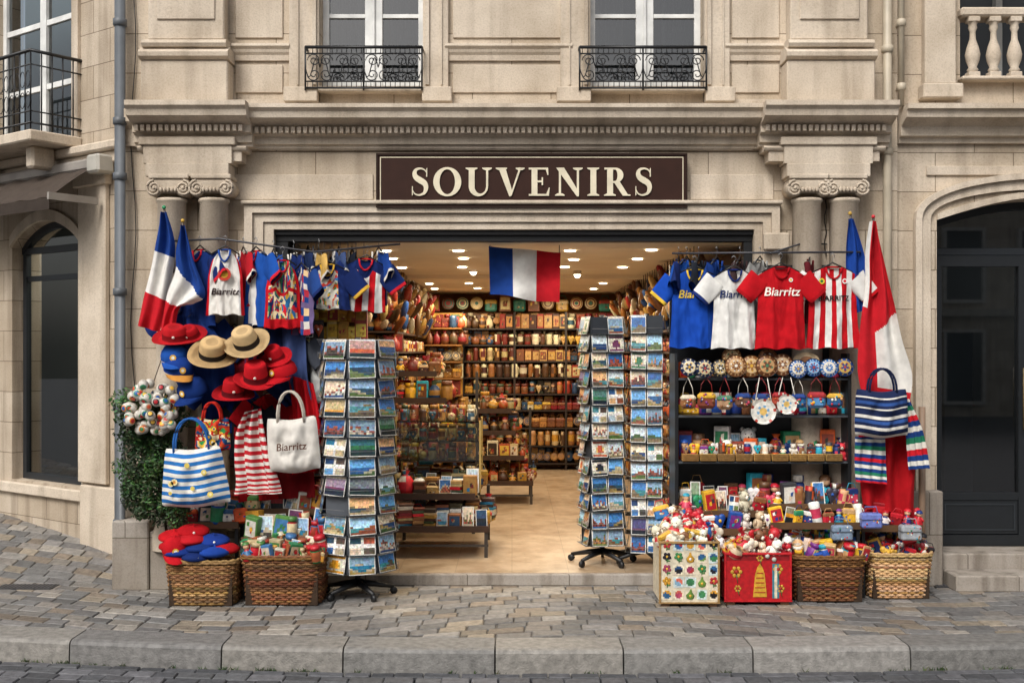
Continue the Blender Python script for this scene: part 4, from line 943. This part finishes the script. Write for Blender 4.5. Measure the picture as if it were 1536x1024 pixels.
def hat(name,px,py,y,r,col,band,rx=50,ry=0,crown=.11,mat=0,bcol=None):
    b=B(); q=P(px,py,y); c=hx(col); k=r/.165; d=tuple(x*.88 for x in c)
    pr=[(r,.012),(r*.99,.018),(r*.93,.006),(r*.8,0),(r*.62,.0),(r*.55,.006),(r*.55,.035*k),(r*.53,.05*k),(r*.47,crown*k),(r*.40,crown*k*1.12),(r*.25,crown*k*1.08),(0,crown*k*1.0)]
    cl=[c,d,c,c,c,hx(band),hx(band),c,c,c,d]
    b.lathe(pr,cl,32,Sc(1,.9,1)); b.lathe([(r,.012),(r*.6,-.004),(r*.5,.0)],d,32,Sc(1,.9,1))
    if name=='straw_hat':
        for t in range(9): b.lathe([(r*(.95-.045*t),.003+.0006*t),(r*(.95-.045*t)-.003,.0085+.0004*t),(r*(.95-.045*t)-.006,.003)],d,32,Sc(1,.9,1))
    else: b.sph((.0,-r*.5,crown*k*.5),.011,hx('f0ece0'),8,sc=(1,.4,1))
    b.v=[(x_,y_,z_+.014*r/.165*math.sin(2*math.atan2(y_,x_)+px)*(math.hypot(x_,y_)/r)**3) for x_,y_,z_ in b.v]
    b.obj(name,m_cloth,M=T(*q)@Rz(ry)@Rx(rx))
hat('straw_hat',319,532,-.60,.182,'c9a878','2a2420',44,12); hat('straw_hat',371,516,-.62,.178,'ccae80','2a2420',42,-14)
hat('red_hat',414,538,-.55,.13,'b5141e','7a0f18',38,-20,.12); hat('red_hat',384,570,-.64,.165,'b8161f','5a1016',30,8,.13); hat('red_hat',350,592,-.60,.155,'ab141c','5a1016',24,16,.12); hat('red_hat',262,508,-.52,.165,'b31a20','7c1016',26,10,.09); hat('red_hat',286,504,-.46,.13,'a8141c','7c1016',40,-10,.09)
def cap(name,px,py,y,col,rz,rx=15,r=.095,brim=None):
    b=B(); q=P(px,py,y); c=hx(col)
    b.lathe([(r,0),(r*1.02,.02),(r*.93,.06),(r*.7,.095),(r*.3,.115),(0,.118)],c,18)
    b.sph((0,0,.118),.009,c,6)
    bc=hx(brim) if brim else c
    b.grid(lambda u,v:((u*2-1)*r*.98*(1-.12*v),-math.sqrt(max(0,1-((u*2-1)*.98)**2))*r-.085*v*math.sqrt(max(.05,1-(u*2-1)**2*.9)),.006-.02*v*v-.018*(u*2-1)**2),16,6,bc)
    b.lathe([(0,0),(.012,0),(.024,.0)],[hx('f0ece0'),hx('e0b040')],10,T(0,-r-.003,.045)@Rx(75))
    b.obj(name,m_cloth,M=T(*q)@Rz(rz)@Rx(rx))
cap('cap',268,556,-.54,'183a86',30,20,.11,'c88a40'); cap('cap',290,588,-.52,'14306e',-25,25,.115); cap('cap',262,538,-.52,'1f4fa0',10,20,.10); cap('cap',424,560,-.54,'b5141e',-30,20,.11); cap('cap',262,826,-.72,'b5141e',20,20,.09)
b=B()
for k in range(90):
    px=R.uniform(188,266); py=R.uniform(570,654)
    if ((px-227)/39)**2+((py-612)/41)**2>1: continue
    q=P(px,py,-.48-R.uniform(0,.14)); b.sph(tuple(q),.038,hx('ccc7bc'),12); M=T(*q)@Rz(R.uniform(-50,50))@Rx(R.uniform(50,130))
    b.lathe([(.0,.039),(.016,.038),(.024,.034)],[hx(R.choice(['c8502c','3a7a4a','e0b040','2a5a9a','b02028'])),hx(R.choice(['2a2a2a','d88030','3a8a6a','b09a80']))],9,M); b.lathe([(.0390,-.003),(.0392,.003)],hx('b8a898'),12,M)
b.tube([P(228,580,-.5),P(245,530,-.3)],.004,hx('4a3a28'),5)
b.obj('souvenir_ball_cluster',m_paint)
b=B(); 
cl=[]
while len(cl)<78:
    px,py=R.uniform(184,272),R.uniform(596,778)
    if py>710 and px<186+(py-710)*.25: continue
    cl.append((px,py,-.34-R.uniform(0,.16),R.uniform(.05,.10)))
for (px,py,yy,r) in cl:
    q=P(px,py,yy); tone=R.uniform(.5,1.35)
    for k in range(170):
        d=Vector((R.gauss(0,1),R.gauss(0,1),R.gauss(0,1))).normalized()*r*R.uniform(.4,1.15); p=q+d
        s=R.uniform(.012,.022); a=Vector((R.gauss(0,1),R.gauss(0,1),R.gauss(0,1)-.4)).normalized(); c=a.orthogonal().normalized()*s*.4
        col=tuple(min(1,x*tone*R.uniform(.8,1.2)) for x in hx('3d5a2e'))
        b.add([p-a*s,p+c,p+a*s,p-c],[(0,1,2,3)],col)
    b.tube([P(250,800,-.30),P(236,700,-.32),q],[.012,.009,.003],hx('4a3a28'),5,mat=1)
b.tube([(X(256,-.30),-.30,.0),P(250,800,-.30)],.014,hx('4a3a28'),6,mat=1)
b.obj('shrub',[m_leaf,m_paint],recalc=False)
# ================= BASKETS
def wicker(name,px0,px1,pyt,pyb,yf,depth,pal,taper=.12,fill=None):
    b=B(); z0=0.005; 
    x0,x1=X(px0,yf),X(px1,yf); cx=(x0+x1)/2; W=x1-x0; h=Z(pyt,yf)-z0; cy=yf+depth/2
    def per(t,w_,d_):
        a=2*PI*t; c,s_=math.cos(a),math.sin(a); e=.42
        return (w_/2*math.copysign(abs(c)**e,c),d_/2*math.copysign(abs(s_)**e,s_))
    D=[per(k/400,W,depth) for k in range(400)]
    L_=[0]
    for k in range(400): a=D[k];c=D[(k+1)%400]; L_.append(L_[-1]+math.hypot(c[0]-a[0],c[1]-a[1]))
    n=46; ts=[];j=0
    for i in range(n):
        g=L_[-1]*i/n
        while L_[j+1]<g:j+=1
        ts.append((j+(g-L_[j])/(L_[j+1]-L_[j]+1e-9))/400)
    rows=int(h/.017)
    for r in range(rows):
        z=z0+.012+r*(h-.03)/rows; k_=1-taper*(1-z/h); pts=[]
        for i,t in enumerate(ts):
            x_,y_=per(t,W*k_,depth*k_); l=math.hypot(x_,y_); o=.0065*(1 if (i+r)%2 else -1); pts.append((cx+x_+x_/l*o,cy+y_+y_/l*o,z))
        b.tube(pts,.0095,vary(hx(R.choice(pal)),.12),5,True)
    for i,t in enumerate(ts):
        a=per(t,W*(1-taper),depth*(1-taper)); c=per(t,W,depth); b.tube([(cx+a[0],cy+a[1],z0),(cx+c[0],cy+c[1],z0+h)],.0055,hx(pal[0]),5)
    for o,zz in((.0,h-.008),(.008,h+.006)):
        pts=[];m=92
        for i in range(m):
            t=ts[i//2] if i%2==0 else (ts[i//2]+(ts[(i//2+1)%n] if i//2+1<n else 1))/2
            x_,y_=per(t,W+.01,depth+.01); pts.append((cx+x_,cy+y_,z0+zz+.004*math.sin(i*1.9+o*400)))
        b.tube(pts,.011,vary(hx(pal[1]),.1),6,True)
    b.box((cx,cy,z0+h*.35),(W*.86,depth*.86,h*.7),hx('3a2a1c'))
    b.obj(name,m_wick)
    return cx,cy,W,depth,z0+h
def pile(name,cx,cy,W,D,z,hgt,n,pal,kinds,sz,lean=25):
    b=B(); pts=[]
    for k in range(n):
        u,v=R.uniform(-.46,.46),R.uniform(-.44,.44); t=max(0,1-(abs(u)*1.7)**3)*max(.2,.5+v); pts.append((v,u,t))
    for v,u,t in sorted(pts):
        s=sz*R.uniform(.8,1.2)
        item(b,T(cx+u*W,cy+v*D,z-.05+hgt*t*R.uniform(.55,1))@Rz(R.uniform(-40,40))@Rx(R.uniform(-lean*.3,lean))@Ry(R.uniform(-lean,lean)),s,s*R.uniform(1,1.5),R.choice(kinds),pal,8)
    b.obj(name,m_paint)
DKW=['6a4426','7c5230','58371e','865c38','70482a']; LTW=['a8845a','b8946a','987448','c0a078']
k=wicker('wicker_basket',244,354,843,913,-.81,.42,['8a6840','9a764a','7c5c38','a88456'])
b=B()
for (px,py,c,yy) in((262,806,'b3141c',-.62),(290,798,'a81019',-.60),(320,812,'1a3580',-.64),(300,824,'16306e',-.70),(270,830,'18327a',-.72),(336,824,'a8141c',-.66),(285,812,'b31a22',-.68),(322,830,'1c3f90',-.74),(296,836,'14285e',-.74),(262,822,'a81019',-.68)):
    q=P(px,py,yy); b.lathe([(0,-.02),(.065,-.018),(.10,-.008),(.118,.004),(.115,.018),(.09,.032),(.05,.042),(.008,.044),(.004,.06),(0,.06)],hx(c),24,T(*q)@Rz(R.uniform(0,90))@Rx(R.uniform(-8,16))@Sc(1.0,.9,1.15))
    b.sph((q.x+.03,q.y-.09,q.z+.01),.010,hx('e8e2d8'),6)
b.obj('beret_pile',m_cloth)
k=wicker('wicker_basket',358,484,836,910,-.80,.44,DKW)
CAN=['c8bfa8','b81c28','b9a37a','2c7a4a','a03424','c9b890','3a6a9a','c89030','d0ccbf','95502e','4a7a3a','20343a']
pile('souvenir_tins',k[0],k[1],k[2],k[3],k[4],.16,90,CAN,['jar','jar','box','doll','card','box','bag'],.095,16)
def tiers(name,px0,px1,lv,pal,kinds,sz,frame=True):
    b=B()
    for (py,y0,y1,hh) in lv:
        z=Z(py,y0); x0,x1=X(px0,y0),X(px1,y0)
        b.b2(x0,x1,y0,y1,z-.03,z,hx('2c211a'),1); b.b2(x0,x1,y0-.01,y0,z-.035,z+.015,hx('5a4028'),1)
        yy=y0+.04; row=0
        while yy<y1:
            x=x0+.01
            while x<x1-.03:
                s=sz*R.uniform(.85,1.25); item(b,T(x+s/2,yy+R.uniform(-.01,.01),z+row*.02)@Rz(R.uniform(-30,30))@Rx(R.uniform(-5,10))@Ry(R.uniform(-12,12)),s,min(hh+row*.03,s*R.uniform(1.1,1.7)),R.choice(kinds),pal); x+=s*.78
            yy+=sz*.8; row+=1
    z0=Z(lv[0][0],lv[0][1])
    for x in(X(px0,lv[0][1])+.02,X(px1,lv[0][1])-.02): b.b2(x-.015,x+.015,lv[0][2]-.03,lv[0][2],-.0,z0,BLK,2)
    for (py,y0,y1,hh) in lv:
        for x in(X(px0,y0)+.02,X(px1,y0)-.02): b.b2(x-.012,x+.012,y0+.01,y0+.03,0,Z(py,y0)-.03,BLK,2)
    b.obj(name,[m_paint,m_wood,m_dark])
tiers('tiered_display',362,484,[(765,-.38,-.12,.18),(808,-.57,-.40,.17)],CAN,['card','jar','doll','card','box','mug','bag'],.115)
tiers('tiered_display',258,358,[(785,-.44,-.22,.18)],BRT+CAN,['doll','card','box','jar','bag'],.115)
b=B(); 
b.b2(X(436,-.1),X(486,-.1),-.12,-.105,Z(790,-.1),Z(480,-.1),hx('3a3632'),1)
for r_ in range(11):
    for c_ in range(3):
        q=P(446+c_*16,494+r_*26,-.135); 
        if R.random()<.5: card(b,T(*q),.08,.12)
        else: item(b,T(q.x,q.y-.01,q.z-.06),.085,.12,R.choice(['pouch','box','heart','doll','bag']),BRT+WARM)
b.obj('souvenir_board',[m_paint,m_wood])
b=B()
for r_ in range(3):
    for c_ in range(6):
        q=P(472+c_*14,474+r_*25,.02); item(b,T(q.x,q.y,q.z-.05),.11,.14,R.choice(['pouch','bag','box']),['c89a30','b98526','a8741e','d0b048','933022','d8b870'])
for c_ in range(7): b.tube([P(474+c_*12,452,.04),P(474+c_*12,362,.04)],.003,BLK,4)
b.b2(X(465,.1),X(548,.1),.10,.11,Z(540,.1),Z(448,.1),hx('5a3a1c'),1)
b.obj('hanging_pouches',[m_paint,m_wood])
# ================= RIGHT DISPLAY UNIT
b=B(); ux0,ux1=X(1012,-.4),X(1276,-.4)
b.b2(ux0,ux1,-.13,-.115,.05,Z(395,-.3),hx('191b1e'),1)
for x in(ux0,ux1-.025): 
    b.b2(x,x+.025,-.42,-.395,.0,Z(540,-.4),BLK,1); b.b2(x,x+.025,-.14,-.10,0,Z(395,-.3),BLK,1); b.b2(x,x+.02,-.39,-.141,Z(760,-.4),Z(530,-.4),hx('23262a'),1)
for py in(567,623,692,762):
    z=Z(py,-.42); b.b2(ux0+.026,ux1-.026,-.42,-.13,z-.016,z,hx('44484c'),1,.003)
KP=[('1d2b50','d8ccb0'),('18284a','c8b890'),('2a2a30','b8a070'),('7a4c26','c8a070'),('8a5a2e','d0b080'),('6a3e20','ba9060'),('7c4c2c','d0b088'),('2a5a9a','d8d4c8'),('1f4a8a','8ab0d0'),('2a6aaa','d8d0c0'),('1d3f7c','c0a050')]
def dplate(b,q,r,a,c,rx=86,style=0):
    c=hx(c);a=hx(a)
    acc=pick(['a83828','c89a30','3a7a5a','d8d4c8'])
    # rim ring, pale well, round motif, all as turned rings with n-fold petals
    pr=[(0,.010),(r*.14,.010),(r*.22,.010),(r*.40,.009),(r*.52,.008),(r*.66,.007),(r*.72,.005),(r*.90,-.006),(r,-.014),(r*.98,.0)]
    k=R.choice([5,6,8])
    def cf(j,i):
        th_=i/40*k%1
        if j==0: return acc
        if j==1: return a
        if j==2: return a if abs(th_-.5)<.3 else c
        if j==3: return acc if abs(th_-.5)<.16 else c
        if j==4: return c
        if j==5: return a
        if j==6: return c if abs((i/40*k*2)%1-.5)<.18 else a
        return a if j==7 else tuple(x*.8 for x in a)
    b.lathe(pr,cf,40,T(*q)@Rx(rx)@Rz(R.uniform(0,90)),sm=True)
xp=1034
for i,(a,c) in enumerate(KP):
    r=.070 if i not in(3,4,5,6) else .084
    dplate(b,P(xp,553-(4 if 2<i<7 else 0)-R.uniform(0,3),-.45-.022*(i%2)),r,a,c); xp+=23.3
dplate(b,P(1098,535,-.42),.075,'8a5a2e','d0b080'); dplate(b,P(1152,537,-.42),.075,'986034','5a3018')
q=P(1210,540,-.42); b.lathe([(0,.0),(.05,.0),(.10,-.012)],[hx('8a5a34'),hx('c9b08a')],18,T(*q)@Rx(86)@Sc(1,.6,1))
for i in range(9):
    px=1032+i*27.5; py=600+R.uniform(-3,3); q=P(px,py,-.46); r=.066+.01*(i%3==1)
    c=['8a5a34','7a3a28','b08a68','6a4a3a','d0c8b8','b8503a','2a6a9a','5a90c0','2a5a8a'][i]; a=R.choice(['e0b040','9a2a2c','d8ccb0','4a7a5a','1f3f80'])
    b.box((q.x,q.y,q.z-.01),(r*1.75,.06,r*1.45),hx(c),None,0,.022); b.box((q.x,q.y-.006,q.z+r*.35),(r*1.8,.062,r*.75),vary(hx(a)),None,0,.02)
    for t in range(9): b.sph((q.x+R.uniform(-.65,.65)*r,q.y-.036,q.z+R.uniform(-.6,.6)*r),R.uniform(.006,.012),vary(pick(BRT)),6,sc=(1,.4,1))
    for s in(-1,1): b.tube([(q.x+s*r*.6,q.y,q.z+r*.6),(q.x+s*r*.5,q.y,q.z+r*1.5),P(px,566,-.45)],.003,hx('8a2020') if i%3 else hx('d8d0c0'),4)
for px,py,rr_ in((1145,617,.095),(1180,606,.075)):
    q=P(px,py,-.53); b.lathe([(0,0),(rr_*.3,0),(rr_*.5,0),(rr_*.8,0),(rr_,.008)],lambda j,i:[hx('d8b060'),hx('6a98b8') if i%4<2 else hx('d8d4c8'),hx('d8d4c8'),hx('d8d4c8') if i%5 else hx('a83828')][j],24,T(*q)@Rx(88),sm=False)
    for s in(-1,1): b.tube([(q.x+s*.06,q.y,q.z+.07),P(px+s*6,566,-.46)],.004,hx('e8e2d4'),4)
MIX=BRT+['8a3a28','5a3a28','c9a080','7a1a20','2a2a2e','6a4a30','9a7a50']
for (py,hh,sz,kinds,y0) in((567,.12,.085,['jar','box','mug'],-.26),(623,.17,.10,['pouch','bag','jar','mug'],-.28),(692,.26,.13,['bear','card','bag','mug','pouch','doll','box'],-.22),(762,.26,.12,['jar','doll','bag','card','box','bear'],-.22),(692,.17,.10,['bear','bag','doll','mug','heart','box'],-.33),(762,.19,.10,['jar','card','bag','doll','heart','mug'],-.33)):
    z=Z(py,-.42); x=ux0+.04
    while x<ux1-.08:
        s=sz*R.uniform(.85,1.2); item(b,T(x+s/2,y0+R.uniform(-.02,.02),z)@Rz(R.uniform(-25,25)),s,min(hh,s*R.uniform(1.2,2.0)),R.choice(kinds),MIX); x+=s*.76
x=ux0+.05
while x<ux1-.12:
    b.box((x+.065,-.40,Z(692,-.42)+.03),(.125,.08,.055),vary(hx('a8834a'),.1),None,2,.006)
    for t in range(4): b.box((x+.065,-.442,Z(692,-.42)+.012+.013*t),(.12,.004,.006),hx('7a5a30'),None,2)
    item(b,T(x+.035,-.40,Z(692,-.42)+.05),.07,.09,R.choice(['doll','mug','heart','bear','bag']),MIX); item(b,T(x+.095,-.39,Z(692,-.42)+.05),.065,.08,R.choice(['doll','mug','jar','heart']),MIX)
    x+=.135
b.obj('souvenir_display_shelf',[m_paint,m_dark,m_wick])
tiers('tiered_display',1015,1152,[(768,-.50,-.43,.17),(795,-.60,-.51,.15)],BRT,['bear','doll','bag','mug','card','heart','box'],.11)
tiers('tiered_display',1155,1292,[(758,-.52,-.43,.17),(786,-.60,-.53,.16)],BRT,['card','box','doll','mug','heart','bag'],.10)
tiers('tiered_display',1292,1384,[(790,-.50,-.32,.14)],['c8202c','b5141e','16306e','8a1018','d8d2c8'],['bag','box','heart','doll'],.12)
def crate(name,px0,px1,pyt,yf,dp,cf,legs):
    b=B(); x0,x1=X(px0,yf),X(px1,yf); zt_=Z(pyt,yf); zb=.035; t=.012
    n=18
    b.grid(lambda u,v:(x0+(x1-x0)*u,yf,zb+(zt_-zb)*v),n,16,lambda u,v:cf(u,v),sm=False)
    for xx in(x0,x1): b.grid(lambda u,v,xx=xx:(xx,yf+dp*u,zb+(zt_-zb)*v),n,16,lambda u,v:cf(u,v),sm=False)
    b.b2(x0+t,x1-t,yf+t,yf+dp,zb,zt_-.05,hx('3a2a1c'))
    for xx in(x0,x1): b.b2(xx-.008,xx+.008,yf-.008,yf+.008,zb,zt_,hx(legs),0,.003)
    b.b2(x0-.01,x1+.01,yf-.012,yf+.012,zt_,zt_+.018,hx(legs),0,.004); b.b2(x0-.01,x1+.01,yf-.010,yf+.010,zb-.01,zb,hx(legs))
    for xx in(x0,x1): b.b2(xx-.011,xx+.011,yf+.0125,yf+dp,zt_,zt_+.018,hx(legs),0,.004)
    for xx in(x0+.04,x1-.04): b.b2(xx-.03,xx+.03,yf+.01,yf+.06,0,zb-.011,hx('6a4a30'))
    return b,(x0+x1)/2,yf+dp/2,x1-x0,dp,zt_
b,cx,cy,W,D,zt_=crate('x',990,1078,815,-.80,.40,lambda u,v:hx('d4c9b0'),'9a7a4c')
x0=cx-W/2
for i in range(5):
    for j in range(5):
        M=T(x0+.05+i*.084,-.803,.09+j*.088)@Ry(R.uniform(-6,6)); t=R.random(); pc=['b02a30','3a7a4a','2a5a8a','c89030','7aa0b8','c8604c','1a1a22','a03a58','6a8a3a']; c=vary(pick(pc)); c2=vary(pick(pc))
        if t<.5:
            sx_,sz_=R.uniform(.034,.042),R.uniform(.034,.042); ph=R.uniform(0,6)
            b.grid(lambda u,v:(-sx_+2*sx_*u,0,-sz_+2*sz_*v),7,7,lambda u,v:vary((c if v<.45+.2*math.sin(u*4+ph) else c2) if (u-.5)**2+(v-.5)**2<.13 else hx('c8d4d0') if t<.25 else hx('e0d4b8'),.08),M,sm=False)
        elif t<.8:
            for p_ in range(5):
                an=p_*1.256+t*9; b.sph((.020*math.cos(an),0,.008+.020*math.sin(an)),.013,c,6,M,sc=(1,.12,1))
            b.sph((0,-.002,.008),.009,hx('e0b040'),6,M,sc=(1,.2,1)); b.b2(-.003,.003,-.002,-.001,-.036,-.008,hx('3a6a3a'),0,0,M); b.sph((.012,-.001,-.022),.009,hx('4a7a3a'),6,M,sc=(1.4,.15,.6))
        else:
            b.lathe([(.0,-.038),(.024,-.03),(.030,-.005),(.01,.018),(.006,.038)],c,8,M@Sc(1,.1,1)); b.sph((0,-.003,-.01),.010,pick(['f0ece0','e0b040']),6,M,sc=(1,.2,1))
b.obj('souvenir_crate',m_paint); pile('souvenir_plush',cx,cy,W,D,zt_,.22,52,PLUSH+['2a6aaa','c8202c'],['bear','bear','bag','pouch','heart'],.115,35)
b,cx,cy,W,D,zt_=crate('x',1088,1186,832,-.74,.40,lambda u,v:hx('ad131b') if v<.86 else hx('860f16'),'b81a22')
x0=cx-W/2
b.prism([(x0+.20,.06),(x0+.30,.06),(x0+.285,.22),(x0+.27,.27),(x0+.25,.30),(x0+.23,.27),(x0+.215,.22)],-.745,-.7405,hx('c89a30'))
for t in range(5): b.b2(x0+.21+t*.004,x0+.29-t*.004,-.7475,-.7452,.09+t*.035,.096+t*.035,hx('a8301c'))
for (a,c,r) in((.08,.24,.05),(.38,.26,.045),(.25,.34,.03),(.09,.12,.03),(.40,.12,.035)):
    for t in range(6):
        an=t*PI/3; b.sph((x0+a+r*.6*math.cos(an),-.742,c+r*.6*math.sin(an)),r*.3,hx('c09434'),6,sc=(1,.15,1))
    b.sph((x0+a,-.744,c),r*.3,hx('a02a20'),6,sc=(1,.2,1)); b.tube([(x0+a,-.743,c-r*.4),(x0+a+.01,-.743,c-r*1.6)],.003,hx('2a6a3a'),4)
for a in(.34,): b.b2(x0+a,x0+a+.05,-.743,-.7405,.05,.3,hx('3a7a8a')); b.b2(x0+a+.015,x0+a+.035,-.745,-.7432,.05,.28,hx('d8ccb0'))
b.obj('red_souvenir_box',m_paint); pile('souvenir_plush',cx,cy,W,D,zt_,.20,50,PLUSH+['c8202c','1c1c22'],['bear','bear','bag','heart','pouch'],.125,35)
k=wicker('wicker_basket',1190,1303,836,903,-.68,.42,DKW); pile('souvenir_trinkets',k[0],k[1],k[2],k[3],k[4],.16,80,BRT,['doll','card','mug','box','bag','jar'],.095,22)
k=wicker('wicker_basket',1305,1403,832,897,-.58,.40,LTW); pile('souvenir_trinkets',k[0],k[1],k[2],k[3],k[4],.12,60,['c8202c','1c1c22','b5141e','16306e','8a1018','d8d2c8','3a7a5a','e0b040'],['bag','doll','heart','box'],.095,22)
b=B(); 
for px,py,c in((1306,780,'6a78b8'),(1365,798,'9a9ea2'),(1262,798,'7a8ca0')):
    q=P(px,py,-.62); b.box(tuple(q),(.15,.09,.11),hx(c),None,0,.012); b.box((q.x,q.y-.004,q.z+.01),(.152,.09,.008),tuple(x*.6 for x in hx(c))); b.tube([(q.x-.05,q.y,q.z+.055),(q.x-.04,q.y,q.z+.10),(q.x+.04,q.y,q.z+.10),(q.x+.05,q.y,q.z+.055)],.004,hx(c),5)
    for t in range(9): b.sph((q.x+R.uniform(-.06,.06),q.y-.046,q.z+R.uniform(-.045,.045)),.007,vary(pick(BRT)),5,sc=(1,.3,1))
b.obj('gift_boxes',m_paint)
for px,py in((40,880),(1440,877)):
    b=B(); d=EZ*F/(py-526)-CD; cx=X(px,d)
    b.b2(cx-.22,cx+.22,d-.09,d+.09,-.02,.006,hx('3a3a3c'))
    for k in range(14): b.b2(cx-.20+k*.03,cx-.188+k*.03,d-.075,d+.075,.0065,.011,hx('555558'))
    b.obj('drain_grate',m_dark)
# ================= LIGHT / WORLD / CAMERA
wd=bpy.data.worlds.new('World'); bpy.context.scene.world=wd; wd.use_nodes=True; nt=wd.node_tree
EL,AZ=46,205
sk=nt.nodes.new('ShaderNodeTexSky'); sk.sky_type='NISHITA'; sk.sun_disc=False; sk.sun_elevation=math.radians(EL); sk.sun_rotation=math.radians(AZ); sk.dust_density=5; sk.air_density=1.0; sk.ozone_density=1.0
hs=nt.nodes.new('ShaderNodeHueSaturation'); hs.inputs['Saturation'].default_value=.42
nt.links.new(sk.outputs[0],hs.inputs['Color']); nt.links.new(hs.outputs[0],nt.nodes['Background'].inputs[0]); nt.nodes['Background'].inputs[1].default_value=.15
l=bpy.data.lights.new('sun','SUN'); l.energy=2.1; l.angle=math.radians(22); l.color=(1,.98,.95); o=bpy.data.objects.new('sun',l); bpy.context.collection.objects.link(o)
d=Vector((math.sin(math.radians(AZ))*math.cos(math.radians(EL)),math.cos(math.radians(AZ))*math.cos(math.radians(EL)),math.sin(math.radians(EL))))
o.rotation_euler=d.to_track_quat('Z','Y').to_euler()
cam=bpy.data.cameras.new('camera'); co=bpy.data.objects.new('camera',cam); bpy.context.collection.objects.link(co)
co.location=(0,-CD,EZ); co.rotation_euler=(math.radians(90),0,0); cam.sensor_width=36; cam.lens=F/1536*36; cam.shift_y=14/1536; cam.clip_end=500
sc=bpy.context.scene; sc.camera=co; sc.view_settings.view_transform='Standard'; sc.view_settings.look='None'; sc.view_settings.exposure=0
print('faces',sum(len(m.polygons) for m in bpy.data.meshes))
